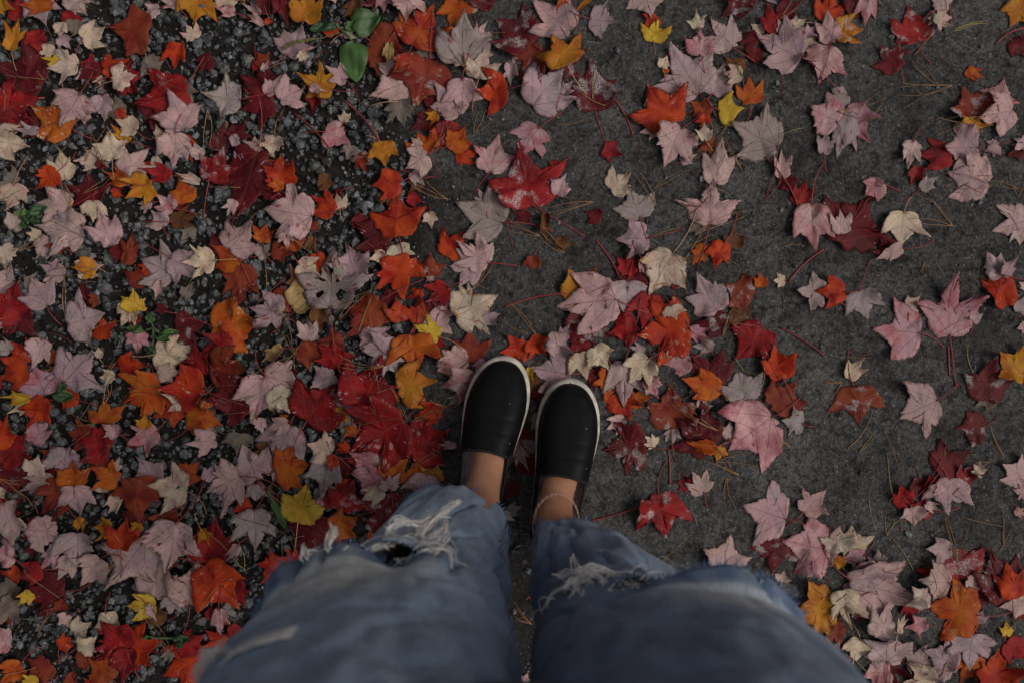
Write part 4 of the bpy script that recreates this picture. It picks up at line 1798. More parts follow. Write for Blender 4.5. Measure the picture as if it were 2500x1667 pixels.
def arc(a, b, sag, n=12):
    t = np.linspace(0, 1, n)[:, None]
    d = b - a
    nrm = np.array([-d[1], d[0], 0])
    P = a + d * t + nrm * (sag * 4 * t * (1 - t))
    return P


def spread_labels(points, head, cat_):
    grp = {}
    for k, p in enumerate(points):
        best, d, dr = place_words(p, None)
        grp.setdefault((dr, best[2]), []).append((d, k))
    out = {}
    for (dr, an), lst in grp.items():
        lst.sort()
        for q, (d, k) in enumerate(lst):
            out[k] = '%s %s the %s' % (head[k], dr, an) + (', %s' % ORD[min(q, 5)] if len(lst) > 1 else '')
    return out


nb = []
for k, ln in enumerate(NEEDLES.strip().split('\n')):
    v = [float(q) for q in ln.split()]
    base = W(v[0], v[1])
    ends = [W(v[i], v[i + 1]) for i in range(2, len(v), 2)]
    nb.append((base, ends))
NUMW = {1: 'single dry tan pine needle', 2: 'pair of dry pine needles', 3: 'three dry pine needles', 4: 'fan of four pine needles'}
npts = [b_ * 0.4 + np.mean(e_, axis=0) * 0.6 for b_, e_ in nb]
nlab = spread_labels(npts, [NUMW[len(e_)] for b_, e_ in nb], 'pine needles')
for k, (base, ends) in enumerate(nb):
    z0 = float(bil(H, np.array([base[0]]), np.array([base[1]]))[0])
    root = bpy.data.objects.new('pine_needles', None)
    root.empty_display_size = 0.01
    root.location = (base[0], base[1], z0)
    link(root)
    set_props(root, nlab[k], 'pine needles', 'dry pine needles among the leaves')
    hue = np.array([0.29, 0.155, 0.068]) * R.uniform(0.7, 1.2) if R.random() < 0.8 else np.array([0.29, 0.22, 0.075])
    for e in ends:
        P = rest(arc(base + np.array([R.uniform(-1, 1), R.uniform(-1, 1), 0]) * 0.0006, e, R.uniform(-0.10, 0.10), 14), 0.0013)
        rd_ = np.linspace(0.00062, 0.00032, 14)
        V, Q, T = tube(P - np.array(root.location), rd_, 5)
        c = np.append(hue * R.uniform(0.85, 1.15), 1)
        link(bpy.data.objects.new('needle', make_mesh('needle', V, [Q, T], M_NEEDLE, True, {'tone': ('FLOAT_COLOR', np.broadcast_to(c, (len(V), 4)))})), root)

# scattered short needles and chaff: one mass
ch = Bag()
for k in range(620):
    x, y = rng.uniform(-1.0, 1.0), rng.uniform(-0.7, 0.7)
    if in_shoe(np.array([x]), np.array([y]), 0.01)[0]: continue
    ln_ = abs(rng.normal(0.022, 0.022)) + 0.006
    a = rng.uniform(0, 6.28)
    p = np.array([x, y, 0]); q = p + ln_ * np.array([math.cos(a), math.sin(a), 0])
    P = rest(arc(p, q, rng.uniform(-0.12, 0.12), 8), 0.0006)
    V, Q, T = tube(P, np.linspace(0.0005, 0.00028, 8), 4)
    hue = [(0.30, 0.16, 0.07), (0.18, 0.09, 0.045), (0.22, 0.05, 0.035), (0.33, 0.25, 0.13)][rng.integers(0, 4)]
    ch.add(V, Q, T, tone=np.array([tuple(np.array(hue) * rng.uniform(0.6, 1.2)) + (1,)]))
chaff = link(bpy.data.objects.new('needle_chaff', ch.mesh('needle_chaff', M_NEEDLE)))
set_props(chaff, 'scattered broken needles and stalk bits over dirt and leaves', 'chaff', None, 'stuff')

# loose red leaf stalks without a blade
LOOSE = [(1229, 752, 1382, 717, 0.05), (841, 248, 925, 343, 0.06), (714, 275, 808, 368, 0.05), (1454, 588, 1510, 675, 0.05), (1866, 386, 1945, 506, 0.06), (1925, 690, 2010, 610, 0.06),
         (1631, 1095, 1634, 1180, 0.02), (2317, 917, 2313, 845, 0.02), (1905, 800, 2012, 868, 0.04), (1500, 245, 1545, 330, 0.04), (1425, 1272, 1555, 1235, -0.03), (2430, 110, 2500, 70, 0.1), (690, 1225, 628, 1172, 0.05)]
lp = [(W(a, b) + W(c, d)) / 2 for a, b, c, d, s in LOOSE]
ll = spread_labels(lp, ['bare red leaf stalk'] * len(lp), 'stalk')
for k, (a, b, c, d, s) in enumerate(LOOSE):
    P = rest(arc(W(a, b), W(c, d), s, 14), 0.0013)
    loc = P[0].copy()
    r_ = np.full(14, 0.00115); r_[-1] = 0.0019; r_[-2] = 0.0015
    V, Q, T = tube(P - loc, r_, 6)
    cc = np.append(np.array([0.27, 0.035, 0.035]) * R.uniform(0.7, 1.2), 1)
    o = link(bpy.data.objects.new('loose_stalk', make_mesh('loose_stalk', V, [Q, T], M_PETIOLE, True, {'tone': ('FLOAT_COLOR', np.broadcast_to(cc, (len(V), 4)))})))
    o.location = loc
    set_props(o, ll[k], 'leaf stalk', 'bare leaf stalks')

M_GREEN = vcol_mat('plantain_green', 'tone', 0.5, 0.4, 55.0, 0.28, (0.25, 0.0012))


def blade(a, b, width, tone, name, parent, round_=1.0, dome=0.10, lift=0.006):
    """a smooth oval leaf from stalk end a to tip b with ribs"""
    d = b - a; L = np.linalg.norm(d[:2]); f = d / L; s = np.array([f[1], -f[0], 0])
    n, m = 20, 11
    V = []
    for i in range(n + 1):
        t = i / n
        hw = width * 0.5 * (math.sin(math.pi * min(1, t ** (0.62 * round_))) ** 0.62 if 0 < t < 1 else 0.02)
        for j in range(m):
            q = -1 + 2 * j / (m - 1)
            rib = 0.0011 * math.cos(q * math.pi * 3)
            wob = 0.004 * math.sin(t * 7 + q * 2)
            p = a + f * (t * L) + s * (q * hw)
            p = np.array([p[0], p[1], 0])
            p[2] = dome * L * (0.25 - (t - 0.5) ** 2) - dome * 0.35 * width * q * q * hw / (width * 0.5) + rib + wob
            V.append(p)
    V = np.array(V)
    hz = bil(H, V[:, 0], V[:, 1])
    off = np.quantile(hz - V[:, 2], 0.7) + lift
    V[:, 2] = np.maximum(V[:, 2] + off, hz + 0.001)
    i = np.arange(n)[:, None] * m; j = np.arange(m - 1)[None]
    Q = np.stack([i + j, i + j + 1, i + m + j + 1, i + m + j], -1).reshape(-1, 4)
    K = len(V)
    V2 = np.vstack([V, V - np.array([0, 0, 0.0005])])
    Q2 = np.vstack([Q, Q[:, ::-1] + K])
    loc = np.array(parent.location)
    me = make_mesh(name, V2 - loc, Q2, M_GREEN, True, {'tone': ('FLOAT_COLOR', np.broadcast_to(np.array(tone + (1,)), (2 * K, 4)))})
    return link(bpy.data.objects.new(name, me), parent)


def weed(cx_, cy_, label, cat_, name, leaves, stalks=()):
    c = W(cx_, cy_)
    z = float(bil(H, np.array([c[0]]), np.array([c[1]]))[0])
    root = bpy.data.objects.new(name, None)
    root.location = (c[0], c[1], z); root.empty_display_size = 0.01
    link(root)
    set_props(root, label, cat_)
    for (ax_, ay_, bx_, by_, wpx, tone, rd_) in leaves:
        a, b = W(ax_, ay_), W(bx_, by_)
        blade(a, b, wpx / PXM, tone, 'leaf', root, rd_)
        P = rest(arc(np.array([c[0], c[1], 0]), a, 0.05, 8), 0.003)
        V, Q, T = tube(P - np.array(root.location), 0.0016, 6)
        link(bpy.data.objects.new('leaf_stem', make_mesh('leaf_stem', V, [Q, T], M_GREEN, True, {'tone': ('FLOAT_COLOR', np.broadcast_to(np.array([0.09, 0.13, 0.045, 1]), (len(V), 4)))})), root)
    return root


g1, g2, g3 = (0.040, 0.088, 0.026), (0.052, 0.108, 0.028), (0.030, 0.065, 0.022)
pl = weed(833, 75, 'broad-leaved green plantain weed with two round leaves near the top', 'plantain', 'plantain_weed',
          [(862, 66, 932, 45, 70, g1, 0.8), (862, 104, 868, 202, 72, g2, 1.0), (843, 72, 872, 62, 22, g2, 1.0), (822, 62, 758, 76, 26, g3, 1.1)])
P = rest(arc(W(770, 98), W(697, 119), -0.05, 16), 0.004)
P0 = rest(arc(W(830, 80), W(770, 98), 0.03, 10), 0.004)
sb = Bag()
V, Q, T = tube(np.vstack([P0, P[1:]]), 0.0009, 6); sb.add(V, Q, T, tone=np.array([(0.13, 0.12, 0.05, 1)]))
for q in range(1, len(P)):
    for e in range(5):
        c = P[q] + np.array([R.uniform(-1, 1), R.uniform(-1, 1), R.uniform(0, 1)]) * 0.0022
        sb.add(I0 * 0.0015 + c, None, F0, tone=np.array([(0.15 + R.uniform(-.05, .05), 0.13, 0.045, 1)]))
sb.V = [v - np.array(pl.location) for v in sb.V]
link(bpy.data.objects.new('seed_stalk', sb.mesh('seed_stalk', M_GREEN)), pl)
weed(75, 525, 'dark green low weed on gravel at the left edge', 'weed', 'low_weed',
     [(80, 520, 125, 510, 30, g3, 1.0), (72, 515, 45, 528, 20, (0.10, 0.16, 0.05), 1.0), (70, 530, 60, 560, 26, g3, 1.0), (85, 535, 100, 560, 24, g3, 1.0)])
weed(372, 800, 'small bright green weed shoots amid left gravel below the yellow leaf', 'weed', 'low_weed',
     [(368, 790, 372, 762, 22, g2, 1.0), (352, 805, 312, 802, 22, g2, 1.0), (392, 815, 440, 812, 24, g2, 1.0), (395, 822, 425, 832, 18, g1, 1.0), (374, 845, 372, 875, 24, g3, 1.0)])
weed(145, 955, 'dark green leaf clump under a mauve leaf at the left', 'weed', 'low_weed', [(140, 960, 185, 970, 36, g3, 1.0), (150, 948, 172, 940, 24, g3, 1.0)])
weed(680, 1235, 'green grassy blade beside the frayed left hem', 'weed', 'low_weed', [(668, 1222, 700, 1285, 22, g2, 1.0), (655, 1192, 668, 1184, 14, g2, 1.0)])
weed(445, 1552, 'green feathery weed at the lower left beside the left thigh', 'weed', 'low_weed', [(432, 1548, 468, 1556, 24, g3, 1.0), (360, 1545, 380, 1550, 14, g2, 1.0), (450, 1560, 440, 1575, 18, g3, 1.0)])

# ---------------------------------------------------------------- the person, seen from above: legs, jeans, slip-on shoes
def skin_material():
    m, nt, bs = new_mat('skin')
    b = NB(nt)
    tc = b.n('ShaderNodeTexCoord').outputs['Object']
    f, _ = b.noise(tc, 22.0, 4.0, 0.6)
    f2, _ = b.noise(tc, 420.0, 3.0, 0.6)
    b.put(bs.inputs['Base Color'], b.mix(b.ramp(f, 0.3, 0.7), (0.35, 0.155, 0.085, 1), (0.49, 0.245, 0.145, 1)))
    bs.inputs['Roughness'].default_value = 0.52
    bs.inputs['Subsurface Weight'].default_value = 0.12
    bs.inputs['Subsurface Radius'].default_value = (0.008, 0.003, 0.0015)
    bs.inputs['Subsurface Scale'].default_value = 0.5
    b.put(bs.inputs['Normal'], b.bump(f2, 0.12, 0.0006))
    return m


def denim_material():
    m, nt, bs = new_mat('washed_denim')
    b = NB(nt)
    tc = b.n('ShaderNodeTexCoord').outputs['Object']
    uv = b.attr('cloth_uv').outputs['Vector']
    col = b.attr('dye').outputs['Color']
    f, _ = b.noise(tc, 16.0, 5.0, 0.65)
    f2, _ = b.noise(tc, 90.0, 4.0, 0.65)
    # twill: fine diagonal lines, stretched threads along the leg
    mp = b.n('ShaderNodeMapping'); b.put(mp.inputs[0], uv); mp.inputs['Scale'].default_value = (900.0, 130.0, 1.0)
    f3, _ = b.noise(mp.outputs[0], 1.0, 3.0, 0.7)
    w = b.n('ShaderNodeTexWave', bands_direction='DIAGONAL'); b.put(w.inputs['Vector'], uv)
    w.inputs['Scale'].default_value = 260.0; w.inputs['Distortion'].default_value = 0.6; w.inputs['Detail'].default_value = 1.0
    k = b.m('ADD', b.m('MULTIPLY_ADD', b.ramp(f, 0.25, 0.75), 0.5, 0.75), b.m('MULTIPLY_ADD', f2, 0.5, -0.25))
    k = b.m('ADD', k, b.m('MULTIPLY_ADD', f3, 1.1, -0.55))
    mp2 = b.n('ShaderNodeMapping'); b.put(mp2.inputs[0], uv); mp2.inputs['Scale'].default_value = (330.0, 28.0, 1.0)
    f4, _ = b.noise(mp2.outputs[0], 1.0, 3.0, 0.6)
    k = b.m('ADD', k, b.m('MULTIPLY_ADD', f4, 0.6, -0.3))
    k = b.m('ADD', k, b.m('MULTIPLY_ADD', w.outputs['Fac'], 0.24, -0.12))
    cb = b.n('ShaderNodeCombineColor')
    for i in range(3): b.put(cb.inputs[i], k)
    b.put(bs.inputs['Base Color'], b.mix(1.0, col, cb.outputs[0], 'MULTIPLY'))
    bs.inputs['Roughness'].default_value = 0.92
    bs.inputs['Specular IOR Level'].default_value = 0.15
    bs.inputs['Sheen Weight'].default_value = 0.15
    h = b.m('ADD', b.m('MULTIPLY', w.outputs['Fac'], 0.5), b.m('ADD', f3, b.m('MULTIPLY', f2, 0.8)))
    b.put(bs.inputs['Normal'], b.bump(h, 0.45, 0.0012))
    return m


def shoe_material():
    m, nt, bs = new_mat('black_perforated_leather')
    b = NB(nt)
    tc = b.n('ShaderNodeTexCoord').outputs['Object']
    uv = b.attr('cloth_uv').outputs['Vector']
    sx = b.n('ShaderNodeSeparateXYZ'); b.put(sx.inputs[0], uv)
    # rows of pin-holes
    pu = b.m('FRACT', b.m('MULTIPLY', sx.outputs[0], 330.0)); pv = b.m('FRACT', b.m('MULTIPLY', sx.outputs[1], 330.0))
    du = b.m('SUBTRACT', pu, 0.5); dv = b.m('SUBTRACT', pv, 0.5)
    rr_ = b.m('SQRT', b.m('ADD', b.m('MULTIPLY', du, du), b.m('MULTIPLY', dv, dv)))
    hole = b.m('SUBTRACT', 1.0, b.ramp(rr_, 0.2, 0.33))
    f, _ = b.noise(tc, 45.0, 5.0, 0.7)
    f2, _ = b.noise(tc, 700.0, 3.0, 0.6)
    dust = b.m('MULTIPLY', b.ramp(f, 0.52, 0.8), 0.22)
    col = b.mix(hole, (0.0045, 0.0045, 0.0055, 1), (0.002, 0.002, 0.002, 1))
    col = b.mix(dust, col, (0.05, 0.047, 0.045, 1))
    sp = b.vor(tc, 130.0)
    sc = b.n('ShaderNodeSeparateColor'); b.put(sc.inputs[0], sp.outputs['Color'])
    fl = b.m('MULTIPLY', b.m('LESS_THAN', sc.outputs[0], 0.035), b.m('LESS_THAN', sp.outputs['Distance'], 0.16))
    col = b.mix(b.m('MULTIPLY', fl, 0.7), col, (0.25, 0.24, 0.22, 1))
    b.put(bs.inputs['Base Color'], col)
    b.put(bs.inputs['Roughness'], b.m('MULTIPLY_ADD', f, 0.3, 0.36))
    bs.inputs['Specular IOR Level'].default_value = 0.13
    h = b.m('SUBTRACT', b.m('MULTIPLY', f2, 0.25), hole)
    b.put(bs.inputs['Normal'], b.bump(h, 0.5, 0.0007))
    return m


M_SKIN = skin_material()
M_DENIM = denim_material()
M_SHOE = shoe_material()
M_SOLE = simple_mat('white_rubber', (0.56, 0.50, 0.435), 0.66, 45.0, 0.30, 0.35, (0.2, 0.0006))
M_LINING = simple_mat('white_lining', (0.80, 0.78, 0.86), 0.85, 90.0, 0.08, 0.2)
M_BIND = simple_mat('black_binding', (0.012, 0.012, 0.013), 0.75, 120.0, 0.3, 0.3)
M_FRAY = simple_mat('white_cotton_thread', (0.78, 0.74, 0.71), 0.95, 80.0, 0.22, 0.15)
M_BLUEFRAY = simple_mat('blue_cotton_thread', (0.12, 0.19, 0.34), 0.95, 160.0, 0.5, 0.15)
M_INSOLE = simple_mat('insole', (0.62, 0.60, 0.68), 0.9, 60.0, 0.15, 0.2)

person = bpy.data.objects.new('person', None)
person.location = (0.01, -0.30, 0.0)
person.empty_display_size = 0.05
link(person)
set_props(person, 'person in ripped blue jeans and black slip-on shoes, seen looking down', 'person')
PL = np.array(person.location)


def child(name, me, parent=None, loc0=PL):
    return link(bpy.data.objects.new(name, me), parent or person)


# --- body: both legs, feet and hips grown as one skin
def Pt(k, t, v=0.0, z=0.05):
    o, f, l = SHOES[k]
    return o + f * (t * SHOE_L) + l * (v + float(shoe_mid(t, k))) + np.array([0, 0, z])


sk_v, sk_e, sk_r = [], [], []
def sv(p, r, to=None):
    sk_v.append(tuple(np.asarray(p) - PL)); sk_r.append(r if isinstance(r, tuple) else (r, r))
    if to is not None: sk_e.append((to, len(sk_v) - 1))
    return len(sk_v) - 1


pel = sv((0.01, -0.345, 0.90), 0.11)
KNEE = [(-0.118, -0.312, 0.475), (0.137, -0.338, 0.475)]
HIP = [(-0.085, -0.340, 0.83), (0.108, -0.348, 0.83)]
for k in range(2):
    hip = sv(HIP[k], 0.085, pel)
    h = np.array(HIP[k]); kn = np.array(KNEE[k])
    q = sv(h * 0.55 + kn * 0.45, 0.074, hip)
    q = sv(kn + np.array([0, 0.0, 0.03]), 0.057, q)
    q = sv(kn - np.array([0, 0.005, 0.05]), 0.052, q)
    an = Pt(k, 0.195, INNER[k] * 0.004, 0.100)
    calf = kn * 0.62 + an * 0.38 + np.array([0, -0.02, 0])
    q = sv(calf, 0.052, q)
    q = sv(kn * 0.25 + an * 0.75, 0.037, q)
    q = sv(Pt(k, 0.165, INNER[k] * 0.002, 0.160), (0.0265, 0.027), q)
    a_ = sv(an, (0.0265, 0.029), q)
    sv(Pt(k, 0.185, INNER[k] * 0.0215, 0.090), 0.0110, a_)
    sv(Pt(k, 0.165, -INNER[k] * 0.0165, 0.082), 0.0110, a_)
    sv(Pt(k, 0.11, 0, 0.055), 0.022, a_)
    q = sv(Pt(k, 0.29, INNER[k] * 0.005, 0.080), (0.0245, 0.025), a_)
    q = sv(Pt(k, 0.42, INNER[k] * 0.004, 0.060), (0.0260, 0.024), q)
    q = sv(Pt(k, 0.56, 0, 0.045), (0.034, 0.022), q)
    q = sv(Pt(k, 0.72, 0, 0.034), (0.036, 0.016), q)
    q = sv(Pt(k, 0.88, 0, 0.030), (0.030, 0.012), q)
bme = bpy.data.meshes.new('legs')
bme.from_pydata(sk_v, sk_e, [])
bme.materials.append(M_SKIN)
body = child('legs', bme)
md = body.modifiers.new('skin', 'SKIN'); md.use_smooth_shade = True
for i, r in enumerate(sk_r): bme.skin_vertices[0].data[i].radius = r
bme.skin_vertices[0].data[0].use_root = True
md2 = body.modifiers.new('sub', 'SUBSURF'); md2.levels = 2; md2.render_levels = 2

# --- jeans
# rings per leg: height, centre x, centre y, half width, half depth
LEG = [[(0.130, -0.073, -0.246, 0.071, 0.052), (0.16, -0.076, -0.250, 0.072, 0.056), (0.22, -0.085, -0.262, 0.080, 0.063), (0.30, -0.097, -0.274, 0.092, 0.068), (0.40, -0.112, -0.284, 0.108, 0.076),
        (0.485, -0.124, -0.290, 0.124, 0.083), (0.56, -0.122, -0.288, 0.130, 0.082), (0.65, -0.120, -0.286, 0.131, 0.080), (0.75, -0.117, -0.290, 0.129, 0.085), (0.88, -0.104, -0.305, 0.118, 0.100)],
       [(0.130, 0.112, -0.297, 0.086, 0.047), (0.165, 0.113, -0.300, 0.086, 0.053), (0.22, 0.116, -0.304, 0.088, 0.062), (0.30, 0.124, -0.310, 0.097, 0.070), (0.40, 0.138, -0.314, 0.114, 0.078),
        (0.485, 0.151, -0.316, 0.132, 0.083), (0.56, 0.157, -0.309, 0.141, 0.080), (0.65, 0.153, -0.300, 0.139, 0.078), (0.75, 0.144, -0.302, 0.134, 0.084), (0.88, 0.124, -0.312, 0.118, 0.100)]]
ZR = 0.485
NPHI = 144


def leg_ring(k, z):
    A = np.array(LEG[k])
    return [np.interp(z, A[:, 0], A[:, i]) for i in range(1, 5)]


def rip(k, ph):
    """how far the knee tear opens at angle ph (front is 90 deg, outer side 180 / 0)"""
    d = np.degrees(ph) % 360
    if k == 0: a, b = 66.0, 186.0
    else:
        d = (d + 180) % 360 - 180
        a, b = -8.0, 112.0
    t = (d - a) / (b - a)
    e = np.where((t > 0) & (t < 1), np.sin(np.pi * np.clip(t, 0, 1)) ** 0.55, 0.0)
    return e


def inner_end(k, ph):
    """the end of the tear over the kneecap, where the cloth below stands forward and a hole gapes"""
    d = np.degrees(ph) % 360
    return np.exp(-((d - (86.0 if k == 0 else 108.0)) / 19.0) ** 2)


def leg_surface(k, z, ph):
    cx_, cy_, a, b = leg_ring(k, z)
    x = cx_ + a * np.cos(ph); y = cy_ + b * np.sin(ph)
    # wrinkles: horizontal breaks near hem and knee, long drag folds on the thigh
    s = 1 if k == 0 else -1
    w = 0.0
    pz = np.asarray(z)
    gx_, gy_ = np.cos(ph) * 1.3 + 31 * k, np.sin(ph) * 1.3
    w = w + (fbm(gx_ * 1.1 + 5, gy_ * 1.1 + pz * 17, 3) - 0.5) * 0.020 * np.exp(-((pz - 0.36) / 0.17) ** 2)
    w = w + (fbm(gx_ * 2.4 + 9, gy_ * 2.4 + pz * 9, 3) - 0.5) * 0.013
    w = w + (fbm(gx_ * 1.5 + 2 + pz * 4, gy_ * 1.5 + pz * 6, 2) - 0.5) * 0.012 * sstep(0.5, 0.62, pz)
    # a diagonal drag fold below each knee
    fo = np.sin((ph * s - pz * 9.0) * 2.0 + (1.2 if k == 0 else 0.4))
    w = w + 0.0045 * fo * np.exp(-((pz - 0.30) / 0.09) ** 2)
    x = x + w * np.cos(ph); y = y + w * np.sin(ph)
    rdg = 1 - np.abs(2 * fbm(gx_ * 1.6 + 3 + pz * 7 * s, gy_ * 1.6 + pz * 11, 2) - 1)
    cr = -0.010 * np.clip((rdg - 0.80) / 0.2, 0, 1) ** 1.5 * (0.35 + np.exp(-((pz - 0.40) / 0.12) ** 2) + 0.6 * np.exp(-((pz - 0.18) / 0.05) ** 2))
    x = x + cr * np.cos(ph); y = y + cr * np.sin(ph)
    if k == 0: y = y - 0.22 * (x - cx_) * sstep(0.30, 0.14, pz)
    if k == 1: y = y - 0.34 * (x - cx_) * sstep(0.36, 0.14, pz)      # the right hem hangs askew
    return x, y


def dye(k, z, ph):
    """colour of the worn denim: faded over the front of the thigh and knee, dark at the sides and back"""
    z = np.asarray(z, float)
    d = np.degrees(ph)
    c0 = 112.0 if k == 0 else 66.0
    dd = (d - c0 + 180) % 360 - 180
    fr = np.exp(-(dd / 56.0) ** 2)
    n = fbm(np.cos(ph) * 3 + 7 * k, np.sin(ph) * 3 + z * 14, 4)
    fade = 0.10 + fr * (0.42 + 0.66 * np.exp(-((z - 0.545) / 0.075) ** 2) + 0.34 * np.exp(-((z - 0.36) / 0.12) ** 2)) * (0.86 + 0.28 * n)
    fade = fade * (0.94 if k == 0 else 0.66)
    fade = np.clip(fade, 0, 1)[..., None]
    dark = np.array([0.078, 0.118, 0.215]); mid = np.array([0.285, 0.375, 0.495]); pale = np.array([0.56, 0.575, 0.575])
    if k == 1: dark = dark * 0.85; mid = mid * np.array([0.68, 0.67, 0.72])
    c = np.where(fade < 0.5, dark + (mid - dark) * fade * 2, mid + (pale - mid) * (fade * 2 - 1))
    low = sstep(0.30, 0.18, z)[..., None]
    c = c * (1 - low) + low * np.array([0.20, 0.26, 0.36]) * (0.75 + 0.5 * n[..., None])
    return c


jb = Bag()
EDGES = []
ph = np.linspace(0, 2 * math.pi, NPHI, endpoint=False)
for k in range(2):
    zs_lo = np.concatenate([np.linspace(LEG[k][0][0], 0.44, 48), np.linspace(0.447, ZR, 8)])
    zs_hi = np.concatenate([np.linspace(ZR, 0.53, 10), np.linspace(0.54, 0.88, 44)])
    for part, zs in (('lo', zs_lo), ('hi', zs_hi)):
        V, C, U = [], [], []
        for z in zs:
            x, y = leg_surface(k, z, ph)
            e = rip(k, ph)
            zz = np.full(NPHI, z)
            if part == 'hi':
                f = np.clip(1 - (z - ZR) / 0.042, 0, 1) ** 1.25
                out = e * f * (0.023 - 0.036 * inner_end(k, ph))
                x = x + out * np.cos(ph); y = y + out * np.sin(ph)
                zz = zz + 0.010 * e * f * np.sin(ph * 5 + k) * 0.25 - 0.002 * e * f
            else:
                f = np.clip(1 - (ZR - z) / 0.10, 0, 1) ** 1.4
                f2_ = sstep(0.25, 0.40, np.full(NPHI, z))
                out = e * (-0.036 * f2_ * (1 - inner_end(k, ph)) + 0.020 * f * inner_end(k, ph))
                x = x + out * np.cos(ph); y = y + out * np.sin(ph)
                zz = zz - ((0.040 - 0.022 * inner_end(k, ph)) * e + 0.004 * np.sin(ph * 11) * e) * f
                if z == zs[0]:
                    pass
            if part == 'lo' and z < LEG[k][0][0] + 0.03:     # the hem is uneven
                zz = zz + 0.004 * np.sin(ph * 3 + k * 2) * np.clip(1 - (z - LEG[k][0][0]) / 0.03, 0, 1)
            c = dye(k, z, ph)
            if part == 'hi':
                g = np.clip(e * 1.6, 0, 1) * sstep(0.026, 0.017, z - ZR) * (0.8 + 0.2 * np.sin(ph * 23))
                c = c * (1 - g[:, None]) + g[:, None] * np.array([0.085, 0.140, 0.250])
                g2 = np.exp(-((z - ZR - 0.034) / 0.012) ** 2) * np.clip(e * 1.6, 0, 1) * 0.30
                c = c * (1 + g2[:, None])
            V.append(np.stack([x, y, zz], -1)); C.append(np.concatenate([c, np.ones((NPHI, 1))], -1))
            U.append(np.stack([ph * 0.105, np.full(NPHI, z), np.full(NPHI, 0.0)], -1))
        V = np.array(V); nr = len(zs)
        i = np.arange(nr - 1)[:, None] * NPHI; j = np.arange(NPHI)[None]
        Q = np.stack([i + j, i + (j + 1) % NPHI, i + NPHI + (j + 1) % NPHI, i + NPHI + j], -1).reshape(-1, 4)
        jb.add(V.reshape(-1, 3) - PL, Q, None, dye=np.vstack(C), cloth_uv=np.vstack(U))
        if part == 'lo': EDGES.append(('hem', k, V[0], V[1])); EDGES.append(('low', k, V[-1], V[-2]))
        else: EDGES.append(('lip', k, V[0], V[1]))
# hips and waist
V, C, U = [], [], []
for z, a, b, cyy in [(0.78, 0.205, 0.118, -0.345), (0.84, 0.212, 0.125, -0.347), (0.92, 0.205, 0.128, -0.350), (1.0, 0.175, 0.115, -0.352), (1.04, 0.165, 0.108, -0.352), (1.041, 0.10, 0.06, -0.352), (1.041, 0.002, 0.002, -0.352)]:
    V.append(np.stack([0.010 + a * np.cos(ph), cyy + b * np.sin(ph), np.full(NPHI, z)], -1))
    C.append(np.tile(np.array([0.035, 0.05, 0.085, 1]), (NPHI, 1))); U.append(np.stack([ph * 0.16, np.full(NPHI, z), np.zeros(NPHI)], -1))
nr = len(V)
i = np.arange(nr - 1)[:, None] * NPHI
Q = np.stack([i + j, i + (j + 1) % NPHI, i + NPHI + (j + 1) % NPHI, i + NPHI + j], -1).reshape(-1, 4)
jb.add(np.vstack(V) - PL, Q, None, dye=np.vstack(C), cloth_uv=np.vstack(U))
jme = jb.mesh('jeans', M_DENIM)
bm = bmesh.new(); bm.from_mesh(jme)
bmesh.ops.remove_doubles(bm, verts=bm.verts, dist=0.0002)
bm.to_mesh(jme); bm.free()
jeans = child('jeans', jme)
so = jeans.modifiers.new('thickness', 'SOLIDIFY'); so.thickness = 0.0014; so.offset = -1
jeans['label'] = 'faded blue ripped jeans with frayed knees and raw hems'

# seams down the inside and outside of each leg
for k in range(2):
    for a0 in ((0.0, math.pi) if k == 0 else (math.pi, 0.0)):
        for off in (0.0, 0.06):
            zz = np.linspace(LEG[k][0][0] + 0.004, 0.86, 90)
            zz = zz[np.abs(zz - ZR) > 0.05] if a0 == (math.pi if k == 0 else 0.0) else zz
            if a0 == (math.pi if k == 0 else 0.0): zz = zz[zz < ZR]
            pa = np.full(len(zz), a0 + (0.30 if (a0 == 0.0) == (k == 0) else 0.0) * (1 if k == 0 else -1) + off)
            xs, ys = [], []
            for z_, p_ in zip(zz, pa):
                x, y = leg_surface(k, z_, np.array([p_])); xs.append(x[0] + 0.0006 * math.cos(p_)); ys.append(y[0] + 0.0006 * math.sin(p_))
            Vt, Qt, Tt = tube(np.stack([xs, ys, zz], -1) - PL, 0.0008 if off == 0 else 0.0005, 6)
            link(bpy.data.objects.new('seam', make_mesh('seam', Vt, [Qt, Tt], simple_seam if 'simple_seam' in globals() else globals().setdefault('simple_seam', simple_mat('denim_seam', (0.15, 0.18, 0.235), 0.95, 300.0, 0.4, 0.1)), True)), jeans)

